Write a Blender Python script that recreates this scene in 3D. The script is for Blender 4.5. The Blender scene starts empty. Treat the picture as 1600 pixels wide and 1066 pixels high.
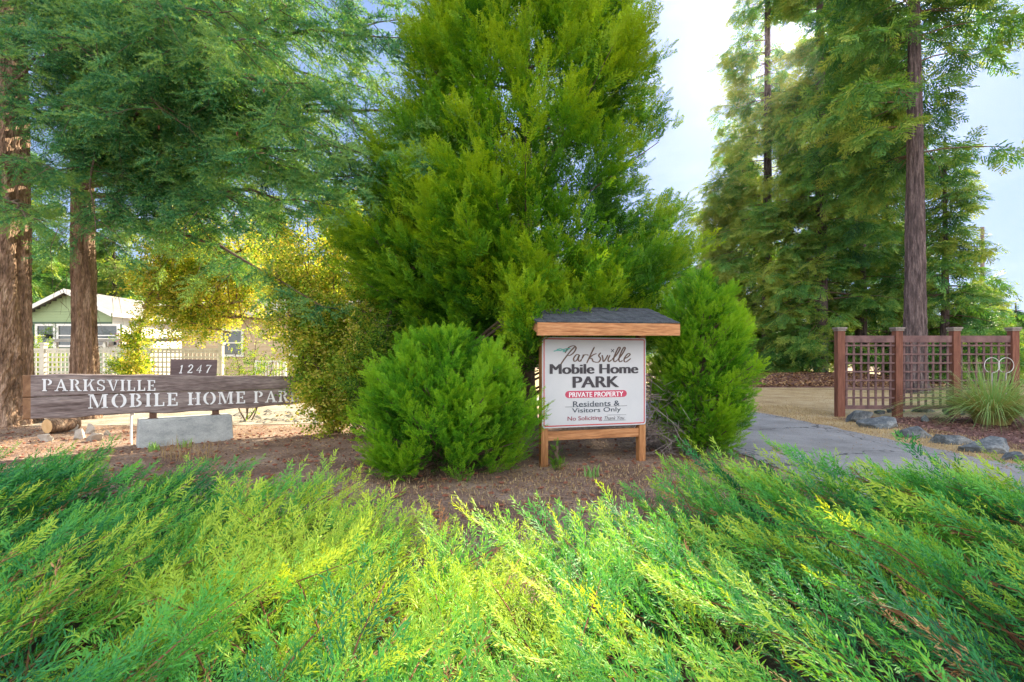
import bpy, bmesh, math, random
import numpy as np
from mathutils import Vector, Matrix

# ------------------------------------------------------------------ camera, sky, sun, exposure
scene = bpy.context.scene
COL = scene.collection
F = 800.0; CH = 1.3; HY = 560.0
cam_d = bpy.data.cameras.new("camera"); cam = bpy.data.objects.new("camera", cam_d); COL.objects.link(cam)
cam.location = (0, 0, CH); cam.rotation_euler = (math.radians(90), 0, 0)
cam_d.lens = 18.0; cam_d.sensor_width = 36.0; cam_d.shift_y = 27/1600.0
cam_d.clip_start = 0.05; cam_d.clip_end = 5000
scene.camera = cam
SUN_AZ = math.radians(30.0); SUN_EL = math.radians(32.0)
world = bpy.data.worlds.new("World"); scene.world = world; world.use_nodes = True
wn = world.node_tree.nodes; wl = world.node_tree.links
bg = wn["Background"]
sky = wn.new("ShaderNodeTexSky"); sky.sky_type = 'NISHITA'; sky.sun_disc = False
sky.sun_elevation = SUN_EL; sky.sun_rotation = SUN_AZ
sky.air_density = 1.0; sky.dust_density = 0.3; sky.ozone_density = 2.0
# thin high cloud wisps
tc = wn.new("ShaderNodeTexCoord"); mp = wn.new("ShaderNodeMapping"); mp.inputs['Scale'].default_value = (1.2, 1.2, 5.0)
nz = wn.new("ShaderNodeTexNoise"); nz.inputs['Scale'].default_value = 2.2; nz.inputs['Detail'].default_value = 6
cr = wn.new("ShaderNodeValToRGB"); cr.color_ramp.elements[0].position = .48; cr.color_ramp.elements[1].position = .8
cr.color_ramp.elements[1].color = (.45, .45, .45, 1)
mx = wn.new("ShaderNodeMix"); mx.data_type = 'RGBA'; mx.inputs[7].default_value = (9, 9.6, 10.5, 1)
wl.new(tc.outputs['Generated'], mp.inputs[0]); wl.new(mp.outputs[0], nz.inputs[0]); wl.new(nz.outputs[0], cr.inputs[0])
# sky brightness is compressed (c / (1 + k c)); an unseen bright fill is added behind the camera to lift the shade
k1 = wn.new("ShaderNodeVectorMath"); k1.operation = 'MULTIPLY_ADD'; k1.inputs[1].default_value = (.74, .52, .28); k1.inputs[2].default_value = (1, 1, 1)
k2 = wn.new("ShaderNodeVectorMath"); k2.operation = 'DIVIDE'
wl.new(sky.outputs[0], k1.inputs[0]); wl.new(sky.outputs[0], k2.inputs[0]); wl.new(k1.outputs[0], k2.inputs[1])
wl.new(cr.outputs[0], mx.inputs[0]); wl.new(k2.outputs[0], mx.inputs[6]); mx.inputs[7].default_value = (2.3, 2.6, 3.0, 1)
sx = wn.new("ShaderNodeSeparateXYZ"); wl.new(tc.outputs['Generated'], sx.inputs[0])
mr = wn.new("ShaderNodeMapRange"); mr.inputs[1].default_value = .0; mr.inputs[2].default_value = -.6; mr.inputs[3].default_value = 0; mr.inputs[4].default_value = .9
wl.new(sx.outputs['Y'], mr.inputs[0]); m3 = wn.new("ShaderNodeMix"); m3.data_type = 'RGBA'; m3.inputs[7].default_value = (6, 6, 6, 1)
wl.new(mr.outputs[0], m3.inputs[0]); wl.new(mx.outputs[2], m3.inputs[6]); wl.new(m3.outputs[2], bg.inputs[0])
bg.inputs[1].default_value = 0.12
sd = bpy.data.lights.new("sun", 'SUN'); sd.energy = 5.0; sd.angle = math.radians(0.5); sd.color = (1.0, .86, .62)
so = bpy.data.objects.new("sun", sd); COL.objects.link(so)
dsun = Vector((math.sin(SUN_AZ)*math.cos(SUN_EL), math.cos(SUN_AZ)*math.cos(SUN_EL), math.sin(SUN_EL)))
so.rotation_euler = dsun.to_track_quat('Z', 'Y').to_euler(); so.location = (10, 20, 30)
scene.view_settings.view_transform = 'Standard'; scene.view_settings.look = 'None'
scene.view_settings.exposure = 2.05; scene.view_settings.gamma = 1.0
scene.render.resolution_x = 1024; scene.render.resolution_y = 682

# ------------------------------------------------------------------ helpers
rng = np.random.default_rng(11)
def P(px, py, d): return np.array([(px-800)/F*d, d, CH-(py-HY)/F*d])
def gp(px, py):                      # point of flat ground under a pixel
    d = F*CH/(py-HY); return np.array([(px-800)/F*d, d, 0.0])
def nrm(v):
    v = np.asarray(v, float); return v/np.maximum(np.linalg.norm(v, axis=-1, keepdims=True), 1e-9)
def tag(o, label=None, cat=None, group=None, kind=None):
    if label: o["label"] = label
    if cat: o["category"] = cat
    if group: o["group"] = group
    if kind: o["kind"] = kind
    return o
def empty(name, loc, rz=0.0):
    o = bpy.data.objects.new(name, None); COL.objects.link(o); o.location = loc; o.rotation_euler = (0, 0, rz)
    o.empty_display_size = .2; return o

class MB:
    """collects quads / triangles and links them as ONE mesh object"""
    def __init__(s): s.V = []; s.Fc = []; s.T = []; s.M = []; s.n = 0
    def add(s, V, Fa, tint=.5, mat=0):
        V = np.asarray(V, float).reshape(-1, 3); Fa = np.asarray(Fa, np.int64)
        if len(Fa) == 0: return
        s.V.append(V); s.Fc.append(Fa+s.n)
        s.T.append(np.broadcast_to(np.asarray(tint, float), (len(V),)).copy())
        s.M.append(np.broadcast_to(np.asarray(mat, int), (len(Fa),)).copy()); s.n += len(V)
    def build(s, name, mats, parent=None, smooth=False, bevel=0, loc=None):
        V = np.concatenate(s.V); T = np.concatenate(s.T); M = np.concatenate(s.M)
        if parent is not None and loc is None:
            mw = np.array(parent.matrix_basis.inverted())
            # matrix_basis is valid without a depsgraph update
            V = V @ mw[:3, :3].T + mw[:3, 3]
        elif loc is not None:
            V = V - np.asarray(loc)
        me = bpy.data.meshes.new(name)
        tot = np.concatenate([np.full(len(f), f.shape[1]) for f in s.Fc])
        loops = np.concatenate([f.ravel() for f in s.Fc]); st = np.concatenate([[0], np.cumsum(tot)[:-1]])
        me.vertices.add(len(V)); me.vertices.foreach_set("co", V.astype(np.float32).ravel())
        me.loops.add(len(loops)); me.loops.foreach_set("vertex_index", loops.astype(np.int32))
        me.polygons.add(len(tot)); me.polygons.foreach_set("loop_start", st.astype(np.int32))
        me.polygons.foreach_set("material_index", M.astype(np.int32))
        me.polygons.foreach_set("use_smooth", np.full(len(tot), bool(smooth)))
        a = me.attributes.new("tint", 'FLOAT', 'POINT'); a.data.foreach_set("value", T.astype(np.float32))
        me.update(calc_edges=True)
        if not isinstance(mats, (list, tuple)): mats = [mats]
        for m in mats: me.materials.append(m)
        o = bpy.data.objects.new(name, me); COL.objects.link(o)
        if parent is not None: o.parent = parent
        if loc is not None: o.location = loc
        if bevel:
            b = o.modifiers.new("bevel", 'BEVEL'); b.width = bevel; b.segments = 2; b.limit_method = 'ANGLE'
        return o

BOXF = np.array([[0, 3, 2, 1], [4, 5, 6, 7], [0, 1, 5, 4], [1, 2, 6, 5], [2, 3, 7, 6], [3, 0, 4, 7]])
def box(mb, c, u, v, w, su, sv, sw, tint=.5, mat=0):
    """box centred at c, axes u v w, full sizes"""
    c = np.asarray(c, float); u = np.asarray(u, float)*su/2; v = np.asarray(v, float)*sv/2; w = np.asarray(w, float)*sw/2
    V = [c-u-v-w, c+u-v-w, c+u+v-w, c-u+v-w, c-u-v+w, c+u-v+w, c+u+v+w, c-u+v+w]
    mb.add(V, BOXF, tint, mat)
X_, Y_, Z_ = np.eye(3)
def hexa(mb, pts, tint=.5, mat=0): mb.add(pts, BOXF, tint, mat)
def prism(mb, poly, off, tint=.5, mat=0):
    """poly (n,3) planar convex outline extruded by vector off"""
    poly = np.asarray(poly, float); n = len(poly); V = np.concatenate([poly, poly+off])
    i = np.arange(n); j = (i+1) % n
    mb.add(V, np.stack([i, j, j+n, i+n], 1), tint, mat)
    mb.add(V[:n], np.array([np.arange(n)[::-1]]), tint, mat); mb.add(V[n:], np.array([np.arange(n)]), tint, mat)
def tube(mb, pts, rad, sides=6, tint=.5, mat=0, ridge=None, cap=True):
    pts = np.asarray(pts, float); n = len(pts); rad = np.broadcast_to(np.asarray(rad, float), (n,))
    t = np.gradient(pts, axis=0); t = nrm(t)
    ref = np.array([0, 0, 1.]) if abs(t[0, 2]) < .9 else np.array([1., 0, 0])
    a = nrm(np.cross(t, ref)); b = np.cross(t, a)
    ang = np.arange(sides)/sides*2*np.pi
    rr = rad[:, None] * (1 if ridge is None else ridge)
    V = pts[:, None] + (a[:, None]*np.cos(ang)[None, :, None] + b[:, None]*np.sin(ang)[None, :, None])*(rr*np.ones((n, sides)))[..., None]
    i = np.arange(n-1)[:, None]; k = np.arange(sides)[None]; k2 = (k+1) % sides
    Fq = np.stack([i*sides+k, i*sides+k2, (i+1)*sides+k2, (i+1)*sides+k], -1).reshape(-1, 4)
    mb.add(V.reshape(-1, 3), Fq, tint, mat)
    if cap and sides > 3:
        mb.add(V[0], np.array([np.arange(sides)]), tint, mat); mb.add(V[-1], np.array([np.arange(sides)[::-1]]), tint, mat)
def smoothnoise(p, seed=0, f=1.0):
    """cheap smooth pseudo noise -1..1"""
    p = np.asarray(p, float)*f; r = np.random.default_rng(seed); o = 0
    for k in range(5):
        w = r.normal(size=p.shape[-1])*1.3; o = o+np.sin(p@w + r.uniform(0, 6.28) + 1.7*np.sin(p@r.normal(size=p.shape[-1])+r.uniform(0, 6)))
    return o/3.0

def lit_gap(p, r):
    """True where a bough may stand: the crowns beyond the drive are open where the sun comes through onto the junipers"""
    p = np.asarray(p, float); d = np.array(dsun); g = p-d*((p[..., 2]-.3)/d[2])[..., None]
    e = ((g[..., 0]+.15)/1.6)**2+((g[..., 1]-1.95)/1.35)**2
    return (e > 1+.3*smoothnoise(g, 5, 2.5)) | (r.uniform(size=e.shape) < .004)
# --- foliage templates: arrays V (n,3), F (m,4 or 3); +y is forward, z is up
class Tpl:
    def __init__(s): s.V = []; s.F = []; s.T = []; s.n = 0
    def kite(s, p, d, L, w, nz, t=.5, wid_at=.45):
        p = np.asarray(p, float); d = nrm(d); sd = nrm(np.cross(d, nz))*w/2
        s.V += [p, p+d*L*wid_at+sd, p+d*L, p+d*L*wid_at-sd]; s.T += [t]*4
        s.F.append([s.n, s.n+1, s.n+2, s.n+3]); s.n += 4
    def needle(s, p, d, L, w, sd, t=.5):
        p = np.asarray(p, float); sd = nrm(sd)*w/2
        s.V += [p-sd, p+sd, p+np.asarray(d)*L]; s.T += [t]*3; s.F.append([s.n, s.n+1, s.n+2]); s.n += 3
    def done(s): s.V = np.array(s.V); s.F = np.array(s.F); s.T = np.array(s.T); return s
def frond(seed, nb=13, ang=38, L=.42, sub=4, w=.034, flat=.12, klen=.15, curl=.08, kang=34):
    r = np.random.default_rng(seed); T = Tpl()
    ax = lambda y: np.array([.04*math.sin(y*3+seed), y, curl*y*y])
    for i in range(nb*2):
        t = (i+.7)/(nb*2); sd = 1 if i % 2 else -1
        l = L*(1-t)**.65*(.45+.55*min(1, t*3.5))*r.uniform(.75, 1.15)+.05
        a = math.radians(ang+r.uniform(-9, 9)); d = np.array([sd*math.sin(a), math.cos(a), r.normal()*flat])
        p0 = ax(t)
        m = max(2, int(round(sub*l/L*1.2)))
        for k in range(m):
            u = (k+.3)/m; p = p0+d*l*u + np.array([0, .06*l*u*u, 0])
            b = math.radians(kang+r.uniform(-10, 10))*(1 if k % 2 else -1)
            dd = np.array([d[0]*math.cos(b)-d[1]*math.sin(b), d[0]*math.sin(b)+d[1]*math.cos(b), d[2]+r.normal()*flat*1.4])
            T.kite(p, dd, klen*r.uniform(.7, 1.15), w*r.uniform(.8, 1.2), nrm([r.normal()*.5, r.normal()*.3, 1]), .35+.5*max(t, u))
        T.kite(p0+d*l*.6, d, l*.5, w*.8, nrm([r.normal()*.3, 0, 1]), .6+.4*t)
    T.kite(ax(.85), [0, 1, curl], .2, w, [0, 0, 1], 1.0)
    return T.done()
def fir_spray(seed, side=6, nn=17, nl=.085, w=.026):
    r = np.random.default_rng(seed); T = Tpl()
    def twig(p, d, L, n):
        d = nrm(d); a = nrm(np.cross(d, [0.1, .2, 1])); b = np.cross(a, d)
        for i in range(n):
            u = (i+.5)/n; q = p+d*L*u; th = r.uniform(0, 6.28); s_ = math.cos(th)*a+math.sin(th)*b*.7
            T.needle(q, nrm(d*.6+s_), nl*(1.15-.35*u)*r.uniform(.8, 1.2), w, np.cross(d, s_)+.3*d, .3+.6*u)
        for k in range(5):
            s_ = r.normal(size=3)*.5; T.needle(p+d*L, nrm(d+s_), nl*.8, w, a, 1.)
    twig(np.zeros(3), [0, 1, 0.02], .95, int(nn*1.8))
    for i in range(side):
        t = .12+.7*i/side; sd = 1 if i % 2 else -1
        twig(np.array([0, t, 0]), [sd*.75, .8, r.normal()*.15], .42*(1-t*.55), nn)
    return T.done()
def fir_far(seed, side=9, w=.07):
    r = np.random.default_rng(seed); T = Tpl()
    for i in range(side*2):
        t = (i+.4)/(side*2); sd = 1 if i % 2 else -1; l = .5*(1-t)**.6*r.uniform(.6, 1.1)+.06
        d = nrm([sd*.8, .75, r.normal()*.16-.1])
        for k in range(3):
            u = k/3; b = r.uniform(-.6, .6)
            T.kite(np.array([0, t, -.06*t])+d*l*u, nrm(d+np.array([b*.7, abs(b)*.5, r.normal()*.25])), l*.5, w*r.uniform(.6, 1.2), nrm([r.normal()*.6, r.normal()*.4, 1]), .3+.6*max(t, u))
    T.kite([0, .7, -.05], [0, 1, -.05], .35, w, [0, 0, 1], 1)
    return T.done()
def leaf_twig(seed, n=9, ls=.2, w=.13):
    r = np.random.default_rng(seed); T = Tpl()
    for i in range(n):
        t = (i+.8)/n; sd = 1 if i % 2 else -1
        d = nrm([sd*r.uniform(.4, 1), r.uniform(.2, .9), r.normal()*.35])
        T.kite([0, t, 0], d, ls*r.uniform(.7, 1.2), w*r.uniform(.8, 1.2), nrm([r.normal()*.6, r.normal()*.6, 1]), r.uniform(0, 1), .5)
    return T.done()
def place(mb, tpls, O, Fw, Up, S, tint=.5, mat=0):
    """instances of a list of templates written out as real faces"""
    O = np.asarray(O, float); N = len(O)
    if N == 0: return
    Fw = nrm(Fw); sd = nrm(np.cross(Fw, Up)); up = np.cross(sd, Fw)
    S = np.broadcast_to(np.asarray(S, float), (N,)); tint = np.broadcast_to(np.asarray(tint, float), (N,))
    pick = rng.integers(0, len(tpls), N)
    for k, T in enumerate(tpls):
        m = pick == k; n = m.sum()
        if not n: continue
        V = O[m][:, None] + S[m][:, None, None]*(T.V[None, :, 0, None]*sd[m][:, None] + T.V[None, :, 1, None]*Fw[m][:, None] + T.V[None, :, 2, None]*up[m][:, None])
        Fc = (T.F[None]+(np.arange(n)*len(T.V))[:, None, None]).reshape(-1, T.F.shape[1])
        tt = np.clip(tint[m][:, None]+(T.T[None]-.5)*.75, 0, 1).ravel()
        mb.add(V.reshape(-1, 3), Fc, tt, mat)

# ------------------------------------------------------------------ materials
def newmat(name):
    m = bpy.data.materials.new(name); m.use_nodes = True; nt = m.node_tree
    return m, nt, nt.nodes, nt.links, nt.nodes["Principled BSDF"]
def ramp(nodes, cols, pos=None):
    r = nodes.new("ShaderNodeValToRGB"); e = r.color_ramp.elements
    pos = pos or [i/(len(cols)-1) for i in range(len(cols))]
    e[0].position = pos[0]; e[0].color = (*cols[0], 1); e[1].position = pos[-1]; e[1].color = (*cols[-1], 1)
    for c, p in zip(cols[1:-1], pos[1:-1]):
        x = e.new(p); x.color = (*c, 1)
    return r
def foliage(name, cols, trans=.45, rough=.55, tcol=(1.25, 1.15, .5), nscale=1.5, var=.35):
    m, nt, N, L, b = newmat(name)
    at = N.new("ShaderNodeAttribute"); at.attribute_name = "tint"
    g = N.new("ShaderNodeNewGeometry"); n = N.new("ShaderNodeTexNoise"); n.inputs['Scale'].default_value = nscale; n.inputs['Detail'].default_value = 3
    L.new(g.outputs['Position'], n.inputs['Vector'])
    ma = N.new("ShaderNodeMath"); ma.operation = 'MULTIPLY_ADD'; ma.inputs[1].default_value = var*2; ma.inputs[2].default_value = -var
    ad = N.new("ShaderNodeMath"); ad.operation = 'ADD'; ad.use_clamp = True
    L.new(n.outputs[0], ma.inputs[0]); L.new(ma.outputs[0], ad.inputs[0]); L.new(at.outputs['Fac'], ad.inputs[1])
    r = ramp(N, cols); L.new(ad.outputs[0], r.inputs[0]); L.new(r.outputs[0], b.inputs['Base Color'])
    b.inputs['Roughness'].default_value = rough; b.inputs['Specular IOR Level'].default_value = .25
    tr = N.new("ShaderNodeBsdfTranslucent"); mm = N.new("ShaderNodeMix"); mm.data_type = 'RGBA'; mm.blend_type = 'MULTIPLY'; mm.inputs[0].default_value = 1
    mm.inputs[7].default_value = (*tcol, 1); L.new(r.outputs[0], mm.inputs[6]); L.new(mm.outputs[2], tr.inputs[0])
    ms = N.new("ShaderNodeMixShader"); ms.inputs[0].default_value = trans
    L.new(b.outputs[0], ms.inputs[1]); L.new(tr.outputs[0], ms.inputs[2]); L.new(ms.outputs[0], N["Material Output"].inputs[0])
    return m
def surf(name, cols, scale=4, detail=6, rough=.8, bump=.3, bscale=None, stretch=(1, 1, 1), metal=0, spec=.3, pos=None, bdist=.02, kind='noise', rot=(0, 0, 0), fine=None):
    """solid surface: noise (or voronoi) driven colour and bump, in object space"""
    m, nt, N, L, b = newmat(name)
    tc = N.new("ShaderNodeTexCoord"); mp = N.new("ShaderNodeMapping"); mp.inputs['Scale'].default_value = stretch; mp.inputs['Rotation'].default_value = rot
    L.new(tc.outputs['Object'], mp.inputs[0])
    if kind == 'voronoi':
        n = N.new("ShaderNodeTexVoronoi"); n.inputs['Scale'].default_value = scale; out = n.outputs['Color']
        sx = N.new("ShaderNodeSeparateColor"); L.new(out, sx.inputs[0]); out = sx.outputs[0]
    else:
        n = N.new("ShaderNodeTexNoise"); n.inputs['Scale'].default_value = scale; n.inputs['Detail'].default_value = detail; n.inputs['Roughness'].default_value = .65; out = n.outputs[0]
    L.new(mp.outputs[0], n.inputs['Vector'])
    r = ramp(N, cols, pos or ([.3+.4*i/(len(cols)-1) for i in range(len(cols))] if kind == 'noise' else None)); L.new(out, r.inputs[0])
    col = r.outputs[0]
    if fine:
        n3 = N.new("ShaderNodeTexNoise"); n3.inputs['Scale'].default_value = fine[0]; n3.inputs['Detail'].default_value = 4; L.new(mp.outputs[0], n3.inputs['Vector'])
        r3 = ramp(N, [(1-fine[1],)*3, (1+fine[1],)*3], [.35, .65]); L.new(n3.outputs[0], r3.inputs[0])
        mm = N.new("ShaderNodeMix"); mm.data_type = 'RGBA'; mm.blend_type = 'MULTIPLY'; mm.inputs[0].default_value = 1
        L.new(col, mm.inputs[6]); L.new(r3.outputs[0], mm.inputs[7]); col = mm.outputs[2]
    L.new(col, b.inputs['Base Color'])
    b.inputs['Roughness'].default_value = rough; b.inputs['Metallic'].default_value = metal; b.inputs['Specular IOR Level'].default_value = spec
    if bump:
        n2 = N.new("ShaderNodeTexNoise"); n2.inputs['Scale'].default_value = bscale or scale*3; n2.inputs['Detail'].default_value = 8; n2.inputs['Roughness'].default_value = .7
        L.new(mp.outputs[0], n2.inputs['Vector']); bp = N.new("ShaderNodeBump"); bp.inputs['Strength'].default_value = bump; bp.inputs['Distance'].default_value = bdist
        L.new(n2.outputs[0], bp.inputs['Height']); L.new(bp.outputs[0], b.inputs['Normal'])
    return m
def flatc(name, c, rough=.5, spec=.3): return surf(name, [tuple(x*.93 for x in c), tuple(min(1, x*1.05) for x in c)], 6, rough=rough, bump=.05, spec=spec)

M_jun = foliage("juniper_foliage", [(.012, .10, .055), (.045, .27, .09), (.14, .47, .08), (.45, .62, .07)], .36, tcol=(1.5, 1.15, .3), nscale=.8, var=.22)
M_rust = foliage("dead_juniper", [(.12, .05, .03), (.34, .15, .07), (.55, .33, .15)], .2, tcol=(1, 1, 1), nscale=2)
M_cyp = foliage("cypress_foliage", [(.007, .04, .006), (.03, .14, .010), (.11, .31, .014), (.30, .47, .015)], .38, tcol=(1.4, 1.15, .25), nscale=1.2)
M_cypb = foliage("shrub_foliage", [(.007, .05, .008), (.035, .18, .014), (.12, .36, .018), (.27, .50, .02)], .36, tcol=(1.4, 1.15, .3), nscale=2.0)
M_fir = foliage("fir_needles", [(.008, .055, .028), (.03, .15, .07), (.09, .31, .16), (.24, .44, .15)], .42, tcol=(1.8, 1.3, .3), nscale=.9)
M_firf = foliage("far_fir_needles", [(.02, .09, .04), (.05, .17, .05), (.12, .28, .06), (.28, .36, .07)], .38, tcol=(1.35, 1.25, .45), nscale=.35, var=.45)
M_leaf = foliage("yellow_leaves", [(.09, .23, .03), (.28, .44, .05), (.52, .58, .09), (.70, .58, .16)], .55, tcol=(1.25, 1.1, .4), nscale=.8)
M_leafg = foliage("green_leaves", [(.04, .13, .02), (.10, .25, .03), (.22, .38, .04), (.34, .42, .04)], .55, tcol=(1.3, 1.1, .3), nscale=1.)
M_grass = foliage("grass_blades", [(.45, .36, .16), (.36, .42, .14), (.22, .42, .12), (.34, .52, .22)], .4, tcol=(1.1, 1.1, .5), nscale=3, var=.15)
M_dry = foliage("dry_grass_blades", [(.36, .24, .11), (.52, .38, .19), (.62, .50, .30)], .3, tcol=(1, 1, .8), nscale=1)
M_litter = foliage("needle_litter", [(.07, .035, .03), (.20, .10, .06), (.38, .22, .11), (.5, .34, .2)], .1, nscale=2)
M_chip = foliage("bark_chips", [(.09, .04, .035), (.19, .09, .075), (.32, .18, .15)], .05, nscale=3)
M_bark = surf("fir_bark", [(.08, .05, .035), (.28, .18, .125), (.52, .38, .29)], 5, rough=.95, bump=1.0, bscale=9, stretch=(2.2, 2.2, .45), bdist=.06, fine=(26, .35))
M_barkg = surf("grey_fir_bark", [(.03, .024, .028), (.105, .08, .085), (.22, .175, .18)], 5, rough=.95, bump=1.0, bscale=9, stretch=(2.6, 2.6, .35), bdist=.06, fine=(26, .3))
M_twig = surf("twig_bark", [(.07, .05, .035), (.20, .14, .10)], 12, rough=.9, bump=.2)
M_dead = surf("dead_twigs", [(.16, .13, .12), (.36, .31, .30)], 9, rough=.9, bump=.2)
M_stem = surf("juniper_stem", [(.13, .05, .03), (.30, .14, .07)], 9, rough=.85, bump=.2)
M_soil = surf("soil", [(.14, .085, .065), (.26, .175, .135), (.40, .31, .25)], 1.3, rough=1, bump=.8, bscale=14, bdist=.05, fine=(35, .3))
M_asph = surf("asphalt", [(.19, .185, .185), (.28, .275, .28), (.36, .35, .345)], .9, rough=.92, bump=.5, bscale=90, bdist=.008, fine=(120, .22))
def add_cracks(m, dark=(.07, .07, .075), scale=.55):
    nt = m.node_tree; N, L = nt.nodes, nt.links; b = N["Principled BSDF"]; src = b.inputs['Base Color'].links[0].from_socket
    g = N.new("ShaderNodeNewGeometry"); n = N.new("ShaderNodeTexNoise"); n.inputs['Scale'].default_value = 2.5; n.inputs['Detail'].default_value = 5; L.new(g.outputs['Position'], n.inputs['Vector'])
    ad = N.new("ShaderNodeVectorMath"); ad.operation = 'MULTIPLY_ADD'; ad.inputs[1].default_value = (.9, .9, 0); L.new(n.outputs['Color'], ad.inputs[0]); L.new(g.outputs['Position'], ad.inputs[2])
    v = N.new("ShaderNodeTexVoronoi"); v.feature = 'DISTANCE_TO_EDGE'; v.inputs['Scale'].default_value = scale; L.new(ad.outputs[0], v.inputs['Vector'])
    r = ramp(N, [(1, 1, 1), (0, 0, 0)], [.004, .012]); L.new(v.outputs[0], r.inputs[0]); mx_ = N.new("ShaderNodeMix"); mx_.data_type = 'RGBA'; mx_.inputs[7].default_value = (*dark, 1)
    L.new(r.outputs[0], mx_.inputs[0]); L.new(src, mx_.inputs[6]); L.new(mx_.outputs[2], b.inputs['Base Color'])
add_cracks(M_asph)
M_gravel = surf("pale_gravel", [(.20, .165, .13), (.33, .28, .23), (.46, .41, .35)], 2, rough=.95, bump=.7, bscale=30, bdist=.03, fine=(45, .25))
M_verge = surf("dry_verge", [(.30, .20, .10), (.44, .32, .17), (.52, .42, .27)], 1.1, rough=1, bump=.6, bscale=25, bdist=.03, fine=(40, .25))
M_mulch = surf("bark_mulch", [(.10, .05, .042), (.19, .10, .085), (.27, .16, .14)], 5, rough=1, bump=1, bscale=30, bdist=.04, fine=(40, .35))
M_conc = surf("weathered_concrete", [(.24, .26, .27), (.38, .40, .41), (.47, .49, .49)], 4, rough=.9, bump=.25, bscale=40, bdist=.01, stretch=(1, 1, 1.8), fine=(60, .12))
M_rock = surf("blue_grey_rock", [(.05, .06, .07), (.13, .15, .17), (.34, .35, .35)], 4, rough=.85, bump=.8, bscale=12, bdist=.05, fine=(35, .25))
M_rockp = surf("pale_rock", [(.28, .25, .22), (.5, .46, .41)], 5, rough=.9, bump=.5, bscale=14, bdist=.03)
M_cedar = surf("orange_cedar", [(.25, .10, .04), (.44, .20, .085), (.55, .29, .14)], 3, rough=.7, bump=.25, bscale=14, stretch=(1.2, 14, 14), bdist=.006, fine=(8, .15))
M_cedarv = surf("orange_cedar_post", [(.23, .10, .04), (.41, .185, .075), (.53, .28, .13)], 3, rough=.7, bump=.25, bscale=14, stretch=(14, 14, 1.2), bdist=.006, fine=(8, .15))
M_post = surf("red_fence_post", [(.10, .04, .03), (.17, .068, .045), (.24, .105, .075)], 3, rough=.75, bump=.3, bscale=10, stretch=(9, 9, 1), bdist=.006)
M_latt = surf("purple_brown_lattice", [(.085, .05, .055), (.145, .085, .085), (.22, .13, .125)], 5, rough=.8, bump=.3, bscale=20, bdist=.004)
M_cap = surf("weathered_cap", [(.16, .13, .12), (.3, .27, .25)], 9, rough=.9)
M_plank = surf("weathered_plank", [(.08, .055, .05), (.19, .145, .14), (.30, .25, .24), (.36, .23, .15)], 2.2, rough=.75, bump=.5, bscale=7, stretch=(1., 5, 9), bdist=.01, fine=(10, .25), pos=[.28, .45, .62, .78])
M_plank_end = surf("live_edge", [(.14, .07, .04), (.30, .17, .09)], 6, rough=.85, bump=.5)
M_plaq = surf("plaque_wood", [(.11, .075, .075), (.19, .14, .145)], 3, rough=.75, bump=.3, stretch=(1, 6, 6))
M_white = flatc("white_paint", (.80, .81, .84))
M_panel = surf("sign_panel_white", [(.50, .52, .56), (.58, .59, .62)], 2, rough=.35, bump=0, spec=.5)
M_red = flatc("sign_red", (.50, .06, .06)); M_pink = flatc("sign_magenta", (.52, .07, .13))
M_dark = flatc("sign_charcoal", (.055, .05, .06)); M_navy = flatc("sign_navy", (.03, .045, .07)); M_brown = flatc("sign_brown", (.14, .09, .07))
M_teal = flatc("sign_teal", (.10, .40, .36)); M_maroon = flatc("sign_maroon", (.28, .05, .08))
M_shing = surf("dark_shingles", [(.035, .04, .05), (.065, .075, .09), (.10, .11, .13)], 9, rough=.9, bump=.6, bscale=60, bdist=.006, fine=(90, .3))
M_sidg = surf("green_siding", [(.28, .37, .20), (.33, .42, .23)], 2, rough=.6, bump=.05)
M_sidb = surf("beige_siding", [(.52, .40, .26), (.60, .47, .32)], 2, rough=.6, bump=.05)
M_trim = flatc("white_trim", (.75, .74, .70)); M_roof = surf("pale_metal_roof", [(.22, .205, .19), (.31, .295, .275)], 3, rough=.55, bump=.1)
M_greend = flatc("dark_green_trim", (.07, .12, .08)); M_glass = surf("window_glass", [(.03, .04, .045), (.07, .09, .09)], 3, rough=.08, bump=0, spec=.9)
M_cream = surf("cream_lattice_wood", [(.52, .50, .42), (.66, .63, .55)], 5, rough=.7, bump=.1)
M_steel = surf("rusty_steel", [(.10, .05, .035), (.18, .10, .07)], 20, rough=.6, metal=.4)
M_woodend = surf("cut_log_end", [(.50, .30, .13), (.66, .45, .24)], 7, rough=.8, bump=.3)
M_wire = flatc("white_wire", (.6, .6, .6)); M_pole = surf("pole_wood", [(.14, .11, .09), (.26, .22, .19)], 4, stretch=(5, 5, .5))
M_flower = flatc("red_flowers", (.6, .06, .04)); M_terr = flatc("terracotta", (.42, .19, .09)); M_pot = flatc("black_pot", (.02, .02, .02))
M_cone = surf("fir_cone", [(.16, .06, .04), (.33, .14, .09)], 60, rough=.8)

T_cyp = [frond(s, 9, 36, .36, 4, .052, .14, .15, .08, 25) for s in (1, 2, 3)]
T_cypn = [frond(s, 10, 36, .36, 4, .045, .14, .14, .08, 25) for s in (4, 5, 6)]
T_junn = [frond(s, 10, 24, .30, 4, .024, .22, .12, .12, 19) for s in (17, 18, 19)]
T_jun = [frond(s, 8, 24, .32, 3, .034, .16, .16, .12, 19) for s in (7, 8, 9)]
T_fir = [fir_spray(s) for s in (1, 2, 3)]
T_firf = [fir_far(s) for s in (4, 5, 6)]
T_leaf = [leaf_twig(s) for s in (1, 2, 3, 4)]

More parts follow.
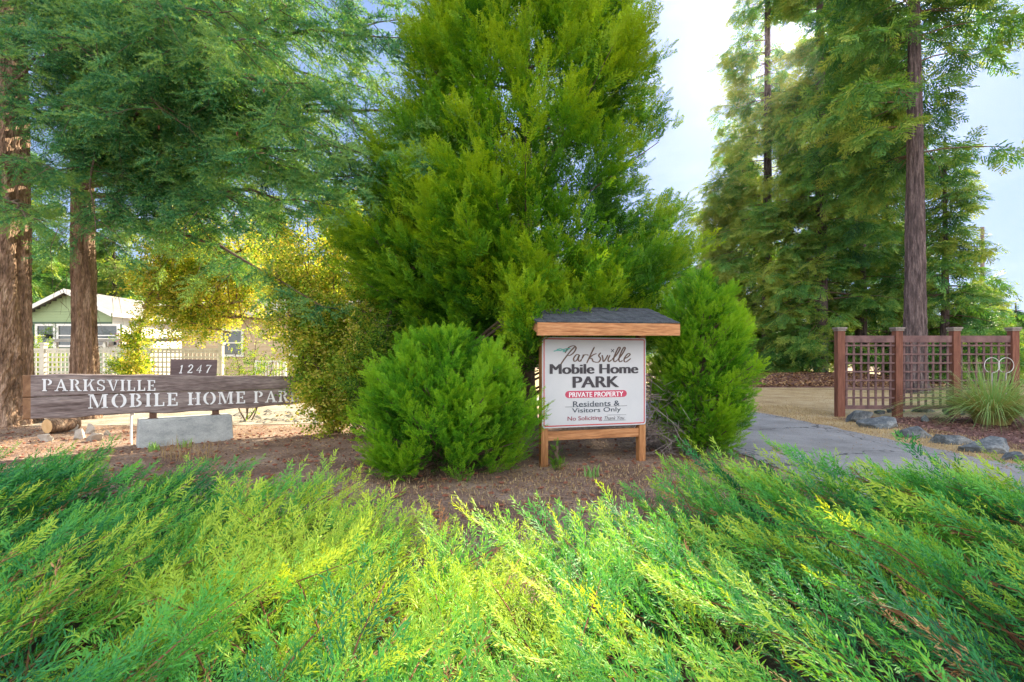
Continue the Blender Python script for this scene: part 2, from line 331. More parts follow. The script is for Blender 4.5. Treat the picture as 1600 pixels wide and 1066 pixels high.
# ------------------------------------------------------------------ ground, drive, beds
mb = MB(); xs = np.concatenate([[-600, -300, -80], np.linspace(-30, 30, 61), [80, 300, 600]]); ys = np.concatenate([[-600, -200, -30], np.linspace(-10, 50, 61), [120, 400, 900]])
gx, gy = np.meshgrid(xs, ys); nx = len(xs)
V = np.stack([gx, gy, np.zeros_like(gx)], -1).reshape(-1, 3); i, j = np.meshgrid(np.arange(nx-1), np.arange(len(ys)-1)); a = (j*nx+i).ravel()
mb.add(V, np.stack([a, a+1, a+1+nx, a+nx], 1)); tag(mb.build("ground", M_soil), kind="structure")
def sheet(name, outline, z, mat, rag=.08, step=.25, seed=1):
    o = np.array(outline, float); pts = []
    for k in range(len(o)):
        p, q = o[k], o[(k+1) % len(o)]; n = max(1, int(np.linalg.norm(q-p)/step)); n = min(n, 120)
        for t in range(n): pts.append(p+(q-p)*t/n)
    pts = np.array(pts); r = np.random.default_rng(seed)
    pts = pts+np.stack([smoothnoise(pts, seed, 3), smoothnoise(pts, seed+5, 3)], 1)*rag + r.normal(size=pts.shape)*rag*.25
    bm = bmesh.new(); f = bm.faces.new([bm.verts.new((x, y, z)) for x, y in pts]); bm.normal_update()
    if f.normal.z < 0: f.normal_flip()
    bmesh.ops.triangulate(bm, faces=bm.faces[:]); me = bpy.data.meshes.new(name); bm.to_mesh(me); bm.free(); me.materials.append(mat)
    ob = bpy.data.objects.new(name, me); COL.objects.link(ob); return tag(ob, kind="structure")
sheet("verge", [(5.2, 4), (14, 2), (60, 8), (60, 60), (-4, 60), (-4, 13.5), (3, 12.5), (3, 9)], .004, M_verge, .15)
sheet("gravel_court", [(-30, 9.4), (-9, 9.8), (-4.2, 10.0), (-2, 11.0), (-1, 13.2), (-1, 16), (-30, 22)], .008, M_gravel, .12, seed=3)
sheet("drive", [(3.1, 4.6), (4.5, 3.4), (7.2, 1.0), (12, -2), (16, 1.2), (9.0, 4.0), (6.6, 5.4), (6.05, 6.6), (6.0, 9), (6.0, 11.5), (5.4, 14.2), (3.4, 16.5), (-1, 18), (-9, 18.5), (-9, 15.6), (-1, 15), (2.2, 13), (3.1, 10.5)], .012, M_asph, .09, seed=4)
sheet("mulch_bed", [(6.9, 11.15), (6.95, 10.2), (7.4, 8.6), (7.2, 7.4), (7.2, 6.6), (8.5, 6.0), (14, 5), (14, 11.15)], .010, M_mulch, .08, seed=5)
sheet("far_road", [(22, 40), (26, 33), (80, 42), (300, 60), (300, 75), (60, 52)], .012, M_gravel, .2, step=2, seed=6)

def scatter(name, mat, pts, size, seed, flatness=.3, asp=.35):
    r = np.random.default_rng(seed); n = len(pts); T = Tpl(); T.kite([0, -.5, 0], [0, 1, 0], 1, asp, [0, 0, 1]); T.done()
    m = MB(); a = r.uniform(0, 6.28, n); fw = np.stack([np.cos(a), np.sin(a), r.normal(size=n)*flatness], 1); up = np.stack([r.normal(size=n)*flatness, r.normal(size=n)*flatness, np.ones(n)], 1)
    place(m, [T], pts, fw, up, size*r.uniform(.5, 1.5, n), r.uniform(0, 1, n)); return tag(m.build(name, mat), kind="stuff")
def rect(n, x0, x1, y0, y1, z=.012, bias=1.0, r=rng):
    y = y0+(y1-y0)*r.uniform(0, 1, n)**bias; return np.stack([r.uniform(x0, x1, n), y, np.full(n, z)+r.uniform(0, .012, n)], 1)
pts = rect(42000, -11, 3.2, 3.0, 9.8); pts = pts[(smoothnoise(pts[:, :2], 3, 1.2) > -.9)]
tag(scatter("needle_litter", M_litter, pts, .036, 2), "brown needles, cones and dead leaves strewn on the dirt by the signs", "litter")
pts = rect(16000, 7.0, 13, 5.6, 11.2, .014, 1.0); pts = pts[pts[:, 0] > 7.0+.25*np.abs(pts[:, 1]-8.2)]
tag(scatter("bark_chips", M_chip, pts, .05, 4, .35, .45), "reddish brown bark chips spread over the bed behind the rocks", "mulch")
pts = np.concatenate([rect(2600, 3.1, 6.1, 4.5, 14, .014), rect(2500, 5.7, 6.25, 5, 14, .014)])
tag(scatter("drive_litter", M_litter, pts, .02, 14), "needles and grit blown onto the drive", "litter")
pts = rect(900, -9, 2.5, 3.6, 9, .02); cm = MB(); rr = np.random.default_rng(12)
for p in pts: a = rr.uniform(0, 6.28); d = np.array([math.cos(a), math.sin(a), 0])*.03; tube(cm, [p-d, p-d*.4, p+d*.4, p+d], [.006, .014, .012, .004], 5)
tag(cm.build("fallen_cones", M_cone), "small dark fir cones lying on the dirt", "litter", kind="stuff")
# dry grass along the drive
def blades(mb, pts, h, w, seed, lean=.6, seg=3, tint=None, mat=0, dirs=None):
    r = np.random.default_rng(seed); n = len(pts); a = r.uniform(0, 6.28, n); d = np.stack([np.cos(a), np.sin(a), np.zeros(n)], 1) if dirs is None else dirs
    s = nrm(np.cross(d, [0, 0, 1.])); H = h*r.uniform(.6, 1.25, n)[:, None]; le = (lean*r.uniform(.15, 1.6, n))[:, None]; W = w*r.uniform(.6, 1.2, n)[:, None]
    rows = []
    for k in range(seg+1):
        t = k/seg; c = pts + d*le*H*t*t + Z_*H*(t-.45*le*t*t*t); ww = W*(1-t)**.7/2
        rows += [c-s*ww, c+s*ww]
    V = np.stack(rows, 1); b = np.arange(n)[:, None, None]*(2*seg+2); k = np.arange(seg)[None, :, None]*2
    Fq = (b+k+np.array([0, 1, 3, 2])[None, None]).reshape(-1, 4)
    tt = r.uniform(0, 1, n) if tint is None else tint
    if np.ndim(tt) == 1: tt = np.repeat(tt[:, None], 2*seg+2, 1)
    mb.add(V.reshape(-1, 3), Fq, tt.ravel(), mat)
m = MB(); pts = np.concatenate([rect(9000, 6.0, 7.6, 5.6, 14, .004), rect(9000, 3, 16, 11.5, 24, .004), rect(2500, 6.6, 12, 3.6, 6.4, .004), rect(5000, -1.5, 2.6, 3.2, 6.2, 0)])
pts = pts[~((pts[:, 0] < 6.0) & (pts[:, 0] > 3.) & (pts[:, 1] < 15) & (pts[:, 1] > 6.2))]
blades(m, pts, .05, .008, 8, 1.0, 2); tag(m.build("dry_grass", M_dry), "sparse straw coloured dry grass on the verges beside the drive", "grass", kind="stuff")

# ------------------------------------------------------------------ juniper ground cover
def juniper():
    m = MB(); r = np.random.default_rng(5)
    n = 3000; x = r.uniform(-7.2, 6.6, n); y = 1.0+r.uniform(0, 1, n)**.8*4.6
    lim = np.interp(x, [-7.2, -5, -3, -1.6, -.9, 0, .55, 1.2, 2.2, 3.6, 4.6, 6.6], [4.7, 4.4, 4.1, 3.7, 2.9, 2.5, 2.7, 3.7, 4.1, 4.1, 3.5, 2.7])
    lim = lim+.15*np.sin(x*4)
    keep = (y < lim) & (np.abs(x) < y*1.12+1.4); x, y = x[keep], y[keep]; n = len(x)
    z = .06+.10*smoothnoise(np.stack([x, y], 1), 4, 1.8)+r.uniform(-.12, .12, n); z = np.clip(z, .02, .4)
    w = np.clip((x+.6)/1.6, -1, 1)          # left side reaches right, right side reaches left
    az = np.where(r.uniform(size=n) < .5+.5*np.abs(w), np.where(x > -.2, 145, 42), r.uniform(20, 160, n))+r.normal(size=n)*24
    az = np.radians(az); el = np.radians(r.normal(20, 9, n))
    fw = np.stack([np.cos(az)*np.cos(el), np.sin(az)*np.cos(el), np.sin(el)], 1); L = r.uniform(.5, .95, n)
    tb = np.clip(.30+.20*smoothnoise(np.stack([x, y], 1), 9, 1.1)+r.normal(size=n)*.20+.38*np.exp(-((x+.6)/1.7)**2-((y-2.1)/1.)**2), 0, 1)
    O = []; FW = []; S = []; TT = []
    for i in range(n):
        l = L[i]; f = fw[i]; sd = nrm(np.cross(f, Z_)); up = np.cross(sd, f); b = np.array([x[i], y[i], z[i]])
        curve = lambda t: b+f*l*(t-.35)+up*(.10*l*np.sin(t*2.4)) - Z_*.05*l*t*t
        m_ = 11
        for k in range(m_):
            t = .12+.86*k/m_; s_ = 1 if k % 2 else -1
            d = f*.86+sd*s_*r.uniform(.25, .62)+up*r.uniform(-.05, .32)
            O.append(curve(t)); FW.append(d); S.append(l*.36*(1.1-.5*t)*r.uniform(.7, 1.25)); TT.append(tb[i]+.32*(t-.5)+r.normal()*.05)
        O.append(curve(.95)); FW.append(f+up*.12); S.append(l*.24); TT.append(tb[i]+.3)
        if y[i] < 3.6: tube(m, [curve(0), curve(.35), curve(.7), curve(1.)], [.006, .005, .0035, .002], 3, .5, 1, cap=False)
    O = np.array(O); FW = np.array(FW); S = np.array(S); dead = r.uniform(size=len(O)) < np.where(smoothnoise(O, 12, 2.) > .7, .16, .015)
    up = nrm(np.array([0, 0, 1.])+r.normal(size=O.shape)*.35)
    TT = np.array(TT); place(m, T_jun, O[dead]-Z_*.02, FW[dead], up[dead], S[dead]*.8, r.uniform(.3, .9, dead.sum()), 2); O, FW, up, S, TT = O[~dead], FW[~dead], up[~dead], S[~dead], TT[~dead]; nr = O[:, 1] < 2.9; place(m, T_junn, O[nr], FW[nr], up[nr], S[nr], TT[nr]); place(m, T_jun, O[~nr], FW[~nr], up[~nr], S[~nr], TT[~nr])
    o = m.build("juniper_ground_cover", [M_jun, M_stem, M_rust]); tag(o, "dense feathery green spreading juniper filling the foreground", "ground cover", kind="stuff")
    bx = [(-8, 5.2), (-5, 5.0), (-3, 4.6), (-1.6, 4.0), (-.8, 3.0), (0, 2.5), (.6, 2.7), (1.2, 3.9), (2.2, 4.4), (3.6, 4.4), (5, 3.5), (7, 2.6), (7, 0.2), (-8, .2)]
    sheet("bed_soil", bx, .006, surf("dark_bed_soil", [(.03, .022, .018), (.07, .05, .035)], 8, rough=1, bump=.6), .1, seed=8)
juniper()

# ------------------------------------------------------------------ trees
def fw_frames(fw, r, j=.3): return nrm(np.array([0, 0, 1.])+r.normal(size=np.shape(fw))*j)
def trunk_mesh(mb, base, top, r0, r1, sides=28, flare=.35, seed=0, bend=.0, mat=0, n=40):
    r = np.random.default_rng(seed); base = np.asarray(base, float); top = np.asarray(top, float); t = np.linspace(0, 1, n)
    pts = base+(top-base)*t[:, None]; H = np.linalg.norm(top-base)
    pts[:, 0] += bend*np.sin(t*np.pi*1.3); pts[:, 1] += bend*.5*np.sin(t*4)
    h = t*H; rad = r0+(r1-r0)*t + r0*flare*np.exp(-h/.45)
    a = np.arange(sides)/sides*2*np.pi
    ridge = 1+.05*np.sin(a*7+seed)[None]*1+.04*np.sin(a[None]*11+h[:, None]*1.5)+r.normal(size=(n, sides))*.018
    if sides > 24:
        A = a[None]*1.0; Hh = h[:, None]; w = a[None]*19+2.2*smoothnoise(np.stack(np.broadcast_arrays(np.cos(a)[None], np.sin(a)[None], Hh*.8), -1), seed, 1.5)*3
        br = smoothnoise(np.stack(np.broadcast_arrays(np.cos(a)[None]*3, np.sin(a)[None]*3, Hh*2.2), -1), seed+2, 1.)
        ridge = ridge+.075*(np.abs(np.sin(w/2))**.6-.6)*(.6+.4*br)+.02*br
    ridge = ridge+.12*np.sin(a*5+seed)[None]*np.exp(-h/.5)[:, None]
    tube(mb, pts, rad, sides, .5, mat, ridge); return pts

def cone_tree(name, label, cat, base, zs, rs, nclump, per, fs, tpl, mat, seed, bias_front=True, spread=.3, updir=.75, group=None, gap=-.55, lobes=.16, rtr=.12, ins=.55, extra=None, cutz=0.0, lf=1.0):
    """conical / columnar conifer: radius profile rs over heights zs, frond clumps spread through it"""
    r = np.random.default_rng(seed); root = empty(name, base); tag(root, label, cat, group); bx, by = base[0], base[1]
    H = zs[-1]
    # sample heights by area
    zz = np.linspace(zs[0], zs[-1], 200); rr = np.interp(zz, zs, rs); cdf = np.cumsum(rr+.08); cdf /= cdf[-1]
    z = np.interp(r.uniform(size=nclump), cdf, zz); th = r.uniform(0, 2*np.pi, nclump)
    q = np.stack([np.cos(th)*2, np.sin(th)*2, z*1.1], 1); lob = np.clip(.6*smoothnoise(q, seed, lf)+.7*smoothnoise(q, seed+3, lf*2.6), -1.3, 1.3)
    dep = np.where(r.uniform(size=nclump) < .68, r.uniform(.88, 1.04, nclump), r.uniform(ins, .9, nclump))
    keep = (lob > gap) | (r.uniform(size=nclump) < .25); z, th, lob, dep = z[keep], th[keep], lob[keep], dep[keep]; n = len(z)
    rad = np.interp(z, zs, rs)*dep*(1+lobes*lob)
    C = np.stack([bx+np.cos(th)*rad, by+np.sin(th)*rad, z], 1); out = np.stack([np.cos(th), np.sin(th), np.zeros(n)], 1)
    D = nrm(out*(1-updir*.6)+np.array([0, 0, 1.])*updir+r.normal(size=(n, 3))*.18)
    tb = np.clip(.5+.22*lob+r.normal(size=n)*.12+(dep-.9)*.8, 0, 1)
    if extra is not None:
        E = []
        for c, e, cnt in extra: v = nrm(r.normal(size=(cnt, 3)))*r.uniform(.55, 1, (cnt, 1)); E.append(np.asarray(c)+v*np.asarray(e))
        E = np.concatenate(E); ne = len(E); eo = nrm(E-np.array([bx, by, E[0, 2]-1])); C = np.concatenate([C, E]); D = np.concatenate([D, nrm(eo*.5+Z_*.7+r.normal(size=(ne, 3))*.25)])
        out = np.concatenate([out, eo]); tb = np.concatenate([tb, r.uniform(.35, .9, ne)]); rad = np.concatenate([rad, np.full(ne, 1.)]); n += ne
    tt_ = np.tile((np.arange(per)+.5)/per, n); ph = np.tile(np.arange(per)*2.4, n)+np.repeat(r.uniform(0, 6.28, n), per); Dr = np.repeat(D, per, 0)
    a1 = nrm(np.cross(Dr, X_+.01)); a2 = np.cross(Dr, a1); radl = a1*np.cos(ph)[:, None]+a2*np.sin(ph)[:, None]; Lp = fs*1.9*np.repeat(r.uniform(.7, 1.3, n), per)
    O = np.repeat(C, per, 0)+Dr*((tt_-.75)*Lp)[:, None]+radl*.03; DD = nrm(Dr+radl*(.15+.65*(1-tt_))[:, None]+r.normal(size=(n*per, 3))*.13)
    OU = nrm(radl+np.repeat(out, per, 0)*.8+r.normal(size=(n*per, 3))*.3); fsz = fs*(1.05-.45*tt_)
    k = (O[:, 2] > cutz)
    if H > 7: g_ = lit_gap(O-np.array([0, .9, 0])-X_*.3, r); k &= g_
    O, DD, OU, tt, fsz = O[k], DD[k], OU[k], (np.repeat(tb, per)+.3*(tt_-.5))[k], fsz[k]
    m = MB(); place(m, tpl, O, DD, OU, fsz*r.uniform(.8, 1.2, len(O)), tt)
    tr = MB(); trunk_mesh(tr, (bx, by, -.05), (bx, by, H*.95), rtr, .02, 12, seed=seed)
    for i in range(0, n, max(1, n//160)):
        c = C[i]
        if H > 7 and not (lit_gap(c-np.array([.3, .9, 0]), r)): continue
        p0 = np.array([bx, by, max(.15, c[2]-rad[i]*.55)]); tube(tr, [p0, (p0+c)/2-Z_*.05, c], [.022, .014, .006], 4, cap=False)
    m.build("crown", mat, root); tr.build("trunk", M_twig, root); return root

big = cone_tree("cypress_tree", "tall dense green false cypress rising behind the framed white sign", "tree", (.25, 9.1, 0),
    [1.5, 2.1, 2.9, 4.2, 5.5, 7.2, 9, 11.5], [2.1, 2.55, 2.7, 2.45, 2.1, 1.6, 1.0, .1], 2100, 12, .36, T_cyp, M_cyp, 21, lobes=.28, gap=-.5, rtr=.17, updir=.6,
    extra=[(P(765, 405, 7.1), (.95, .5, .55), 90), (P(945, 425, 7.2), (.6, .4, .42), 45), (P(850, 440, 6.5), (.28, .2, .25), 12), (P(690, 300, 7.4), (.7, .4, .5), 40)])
cone_tree("cypress_tree", "green false cypress at the left flank of the taller one behind the sign", "tree", (-1.0, 8.7, 0),
    [.7, 1.2, 2.2, 3.2, 4.2, 5.0, 5.8], [.85, 1.0, 1.1, 1.0, .8, .5, .1], 620, 11, .34, T_cyp, M_cyp, 22, lobes=.26, gap=-.4, updir=.6,
    extra=[(P(822, 480, 6.0), (.13, .14, .12), 16), (P(845, 470, 6.5), (.2, .1, .1), 10)])
cone_tree("round_shrub", "broad rounded bright green cypress shrub left of the framed sign", "shrub", (-.76, 5.95, 0),
    [.08, .3, .7, 1.1, 1.40, 1.58], [.66, .80, .84, .72, .5, .15], 480, 12, .20, T_cypn, M_cypb, 23, lobes=.38, gap=-.25, rtr=.05, ins=.45, lf=1.0,
    extra=[(P(600, 645, 6.0), (.22, .25, .38), 40), (P(775, 610, 5.55), (.26, .2, .42), 50), (P(695, 545, 5.9), (.2, .2, .16), 22), (P(640, 590, 5.6), (.2, .2, .3), 30), (P(720, 650, 5.25), (.22, .15, .35), 30)])
col = cone_tree("columnar_cedar", "egg shaped bright green cedar right of the framed sign", "shrub", (2.58, 7.0, 0),
    [.12, .5, 1.1, 1.7, 2.18, 2.45], [.42, .52, .57, .51, .36, .1], 470, 12, .19, T_cypn, M_cypb, 24, lobes=.26, gap=-.35, rtr=.05, ins=.5,
    extra=[(P(1058, 545, 6.9), (.2, .2, .35), 34), (P(1100, 470, 6.9), (.15, .15, .3), 20)])
cone_tree("seedling", "knee high green cypress seedling beside the left leg of the framed sign", "plant", (.52, 5.95, 0), [.03, .15, .3], [.05, .07, .02], 9, 7, .10, T_cypn, M_cypb, 25, rtr=.008)
# tangle of dead branches beside the columnar cedar
m = MB(); r = np.random.default_rng(31)
for i in range(420):
    a = P(r.uniform(1010, 1085), r.uniform(585, 705), r.uniform(6.7, 7.6)); a[2] = max(a[2], .02); d = nrm(np.array([r.uniform(-1, .7), r.normal()*.5, r.uniform(-.9, .35)])); l = r.uniform(.2, .6)
    p = [a, a+d*l*.5+r.normal(size=3)*.04, a+d*l+r.normal(size=3)*.07]; p = [np.array([q[0], q[1], max(q[2], .015)]) for q in p]
    tube(m, p, [.006, .004, .0015], 3, cap=False)
m.build("dead_branches", M_dead, col)

def limb(pts, rad0, r, L=None):
    pts = np.asarray(pts, float); t = np.linspace(0, 1, 14)[:, None]
    p0, p1, p2 = pts; c = (1-t)**2*p0+2*t*(1-t)*p1+t*t*p2
    return c+r.normal(size=c.shape)*np.linalg.norm(p2-p0)*.008*np.sin(t*np.pi)
def foliate(c, r, side_len, step, start, S, spray_step, O, FW, TT, tw, tint, droop=.35, twr=.008, hang=.3, taper=.6, tuft=1):
    """side branchlets along a limb curve with sprays; appends to lists and twig builder"""
    seg = np.linalg.norm(np.diff(c, axis=0), axis=1); s = np.concatenate([[0], np.cumsum(seg)]); Ltot = s[-1]
    for q, sp in enumerate(np.arange(start*Ltot, Ltot, step)):
        p = np.array([np.interp(sp, s, c[:, k]) for k in range(3)]); p2 = np.array([np.interp(min(sp+.1, Ltot+.1), s, c[:, k]) for k in range(3)])
        f = nrm(p2-p+1e-6*X_) if sp < Ltot-.1 else nrm(c[-1]-c[-2]); sd = nrm(np.cross(f, Z_))*(1 if q % 2 else -1); u = sp/Ltot
        l = side_len*(1-taper*u)*r.uniform(.6, 1.15); d = nrm(f*.6+sd*.85+Z_*r.uniform(-.25, .12)+r.normal(size=3)*.2)
        nn = max(2, int(l/spray_step)); e = p+d*l-Z_*droop*l
        if tw is not None: tube(tw, [p, p+d*l*.55-Z_*droop*l*.25, e], [twr, twr*.7, twr*.3], 3, cap=False)
        tb = tint+r.normal()*.1
        for k in range(nn):
            v = (k+.4)/nn; w = p+d*l*v-Z_*droop*l*v*v; s2 = 1 if k % 2 else -1; sd2 = nrm(np.cross(d, Z_))
            O.append(w); FW.append(d*.8+sd2*s2*r.uniform(.1, .7)-Z_*(hang*r.uniform(0, 1)+droop*v*.6)); TT.append(tb+.1*v+r.normal()*.06)
            if r.uniform() < .5: O.append(w); FW.append(d*.3+sd2*r.normal()*.5-Z_*r.uniform(.3, 1)); TT.append(tb+r.normal()*.06)
        for k in range(tuft): O.append(e-d*.08); FW.append(d-Z_*.2+r.normal(size=3)*.55); TT.append(tb+.2+r.normal()*.08)
    O.append(c[-1]); FW.append(c[-1]-c[-2]); TT.append(tint+.2)

def near_fir(name, label, base, topx, r0, limbs, seed, H=15, extra=0, cones=0, bend=0.05, matb=None):
    r = np.random.default_rng(seed); root = empty(name, base); tag(root, label, "tree", "big firs at the left edge")
    tr = MB(); tp = trunk_mesh(tr, (base[0], base[1], -.1), (topx[0], topx[1], H), r0, r0*.35, 110, .35, seed, bend, n=240)
    tr.build("trunk", matb or M_bark, root)
    O = []; FW = []; TT = []; tw = MB(); cn = MB()
    at = lambda z: np.array([np.interp(z, tp[:, 2], tp[:, k]) for k in range(3)])
    for (z0, end, sag, sl, tint) in limbs:
        p0 = at(z0); p2 = np.asarray(end, float); mid = (p0+p2)/2+Z_*sag
        c = limb([p0, mid, p2], .06, r); Lr = np.linalg.norm(p2-p0)
        tube(tw, c, np.linspace(.018+.006*Lr, .006, len(c)), 6)
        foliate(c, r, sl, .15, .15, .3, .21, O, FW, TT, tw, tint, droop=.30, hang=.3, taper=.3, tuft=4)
    for i in range(extra):
        z0 = r.uniform(6.5, H*.95); a = r.uniform(0, 6.28); l = (1-(z0-5)/(H-3))*3.8+.6; p0 = at(z0); p2 = p0+np.array([math.cos(a)*l, math.sin(a)*l, -.25*l])
        c = limb([p0, (p0+p2)/2+Z_*.15*l, p2], .05, r); tube(tw, c, np.linspace(.04, .006, len(c)), 5); foliate(c, r, 1.0, .3, .25, .3, .28, O, FW, TT, tw, .4)
    O = np.array(O); FW = np.array(FW); TT = np.clip(TT, 0, 1)
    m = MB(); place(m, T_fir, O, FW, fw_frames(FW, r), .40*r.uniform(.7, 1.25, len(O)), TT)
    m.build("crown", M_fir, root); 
    for i in range(260):          # bare hanging dead twigs round the trunk and under the limbs
        j = r.integers(len(O)) if i % 2 else None
        p = O[j]+r.normal(size=3)*.15 if j is not None else at(r.uniform(2.5, 8))+r.normal(size=3)*np.array([.5, .5, .2])
        d = nrm(r.normal(size=3)*np.array([.7, .7, .4])-Z_*.6); l = r.uniform(.25, .8)
        tube(tw, [p, p+d*l*.5+r.normal(size=3)*.05, p+d*l-Z_*l*.3], [.006, .004, .0015], 3, cap=False)
    tw.build("limbs", M_twig, root)
    for i in range(cones):
        p = O[r.integers(len(O))]-Z_*.02
        if p[2] > 2.2: tube(cn, [p, p-Z_*.02, p-Z_*.05, p-Z_*.075], [.004, .016, .014, .003], 7)
    if cones: o = cn.build("cones", M_cone, root, True)
    return root
bA = gp(-4, 664); bB = np.array([(133-800)/F*11.0, 11.0, 0])
tB = np.array([(85-800)/F*11.0, 11.3])
near_fir("fir_tree", "reddish brown fir trunk behind the plank sign with long drooping limbs", bB, tB, .235,
  [(6.0, P(745, 190, 7.6), .9, 1.0, .62), (5.2, P(690, 250, 7.4), .7, .9, .6), (7.5, P(640, 60, 8.2), .7, 1.2, .5), (4.8, P(560, 330, 8.0), .5, 1.0, .5),
   (6.4, P(480, 130, 7.4), .5, 1.3, .45), (8.2, P(520, -20, 7.6), .6, 1.3, .45), (7.2, P(400, 60, 7.0), .4, 1.2, .55), (5.6, P(420, 240, 8), .4, 1.2, .35),
   (4.4, P(505, 480, 8.2), .7, .5, .5), (4.0, P(300, 330, 9.2), .3, .9, .35), (9, P(700, -80, 8), .5, 1.2, .4), (6.6, P(300, 130, 8), .3, 1.2, .35), (5.0, P(230, 200, 9), .3, 1., .4),
   (8.0, P(250, 20, 7.6), .3, 1.2, .5)] + [(zz, P(xx, yy, dd), .4, 1.2, tt) for zz, xx, yy, dd, tt in zip(rng.uniform(4.6, 9.5, 24), np.linspace(150, 640, 24)[rng.permutation(24)], rng.uniform(-140, 400, 24), rng.uniform(7.2, 10.5, 24), rng.uniform(.25, .65, 24))] + [(5.5, P(620, 300, 8.6), .5, .8, .45), (9.5, P(400, -60, 8), .5, 1.2, .5)], 41, H=17, extra=26, cones=90, bend=.05)
near_fir("fir_tree", "thick pale barked fir trunk cut off by the left edge of the photo", bA, (bA[0]-.1, bA[1]+.2), .50,
  [(5.0, P(50, 250, 8.0), .2, .8, .6), (4.4, P(40, 340, 7.6), .2, .6, .65), (7.4, P(240, 60, 7.4), .5, 1.1, .5), (6.5, P(120, 60, 7.6), .3, 1., .5), (6, P(160, 170, 8), .3, 1, .4), (8, P(330, 20, 7.2), .4, 1.1, .55), (8.5, P(60, -40, 8), .4, 1, .4)], 42, H=16, extra=16, cones=20)

def far_fir(base, H, r0, zlow, rl, seed, label, tint=.45, mat=None, group=None, taper=1.0, S=.8, dens=1.0, matb=None, top=.12, wh=.42, side=1.5, name="fir_tree", droop=.25, win=None):
    r = np.random.default_rng(seed); root = empty(name, base); tag(root, label, "tree", group)
    bx, by = base[0], base[1]; tr = MB(); trunk_mesh(tr, (bx, by, -.1), (bx+r.normal()*.2, by, H), r0, .04, 90 if by < 20 else 18, .25, seed, .06, n=200 if by < 20 else 50)
    O = []; FW = []; TT = []; tw = MB(); z = zlow
    while z < H*.985:
        u = (z-zlow)/(H-zlow); R = rl*((1-u)**taper*(1-top)+top)*(.75+.25*min(1, u*6+.3))
        nb = r.integers(4, 6)
        for k in range(nb):
            a = r.uniform(0, 6.28); l = R*r.uniform(.55, 1.15)
            if win and win(z, a): continue
            p0 = np.array([bx, by, z]); p2 = p0+np.array([math.cos(a)*l, math.sin(a)*l, -droop*l*r.uniform(.3, 1.3)+.0])
            c = limb([p0, (p0+p2)/2+Z_*.14*l, p2], .03, r)
            if lit_gap(p2, r) and lit_gap((p0+p2)/2, r): tube(tw, c[::3], np.linspace(.03, .006, len(c[::3])), 4, cap=False)
            foliate(c, r, min(side, l*.6), .42/dens, .22, .3, .42, O, FW, TT, None, tint+r.normal()*.13, droop=.3, hang=.35)
        z += wh*r.uniform(.7, 1.3)
    O = np.array(O); FW = np.array(FW); TT = np.array(TT); kk = lit_gap(O, r); O, FW, TT = O[kk], FW[kk], TT[kk]; m = MB(); place(m, T_firf, O, FW, fw_frames(FW, r), S*r.uniform(.7, 1.2, len(O)), np.clip(TT, 0, 1))
    m.build("crown", mat or M_firf, root); tr.build("trunk", matb or M_barkg, root); tw.build("limbs", M_twig, root); return root
def gx_(px, d): return np.array([(px-800)/F*d, d, 0.0])
GR = "tall firs beyond the drive"
far_fir(gx_(1430, 19), 24, .37, 8.9, 4.8, 51, "tall fir with a bare purplish grey trunk directly behind the lattice fence", .45, S=.8, dens=1.1, wh=.42, droop=.22, side=1.4, win=lambda z, a: math.sin(a) < -.65 and z < 16)
far_fir(gx_(1283, 27), 34, .34, 1.6, 4.0, 52, "tall fir with a brown trunk left of the lattice fence end", .5, group=GR, wh=.55)
far_fir(gx_(1198, 30), 36, .30, 1.2, 4.4, 53, "tall fir forming the left side of the group beyond the drive", .6, group=GR, wh=.55)
far_fir(gx_(1345, 30), 34, .32, 1.8, 4.2, 54, "tall fir standing between the brown trunk and the bare grey trunk", .4, group=GR, wh=.58)
far_fir(gx_(1158, 36), 17, .25, .8, 4.2, 55, "shorter yellow tinged fir lowest at the left of the group beyond the drive", .75, group=GR, wh=.5)
far_fir(gx_(1385, 34), 24, .3, 1.2, 4.2, 56, "fir filling the gap left of the bare grey trunk", .4, group=GR, wh=.6)
far_fir(gx_(1475, 25), 12.0, .22, 1.0, 3.1, 57, "fir with long right hand boughs behind the bare grey trunk", .5, group=GR, wh=.5, top=.18)
far_fir(gx_(1525, 30), 6.2, .16, .5, 3.0, 58, "low bushy fir in front of the utility pole", .55, group=GR, wh=.4)
far_fir(gx_(1592, 34), 5.0, .14, .5, 2.2, 59, "small dark fir at the right edge of the photo", .3, group=GR, wh=.4)
GL = "trees behind the houses"
for px, d, H, rl, sd, tint, lab in [(40, 33, 15, 4.2, 61, .45, "dark fir rising behind the green gable at the far left"), (180, 38, 13, 4.4, 62, .7, "fir behind the ridge of the green house"),
        (300, 44, 15, 4.6, 63, .8, "yellowish fir behind the pale roof"), (420, 36, 13, 4.4, 64, .65, "fir behind the beige house"), (530, 40, 15, 4.2, 65, .5, "fir behind the yellow leaved shrub"),
        (-60, 25, 17, 4.4, 66, .4, "fir cut off by the left edge of the photo beyond the thick trunk"), (1075, 44, 9, 4.0, 67, .6, "hazy fir between the cypress and the group of tall firs"), (640, 46, 14, 4.4, 68, .5, "fir glimpsed between the yellow leaved shrub and the cypress")]:
    far_fir(gx_(px, d), H, .25, .6, rl, sd, lab, tint, group=GL, wh=.7, dens=.8, S=1.0, side=1.8)

far_fir(gx_(1122, 33), 12.5, .2, .5, 3.0, 60, "slender bushy fir at the left foot of the tall fir group", .7, group=GR, wh=.4)
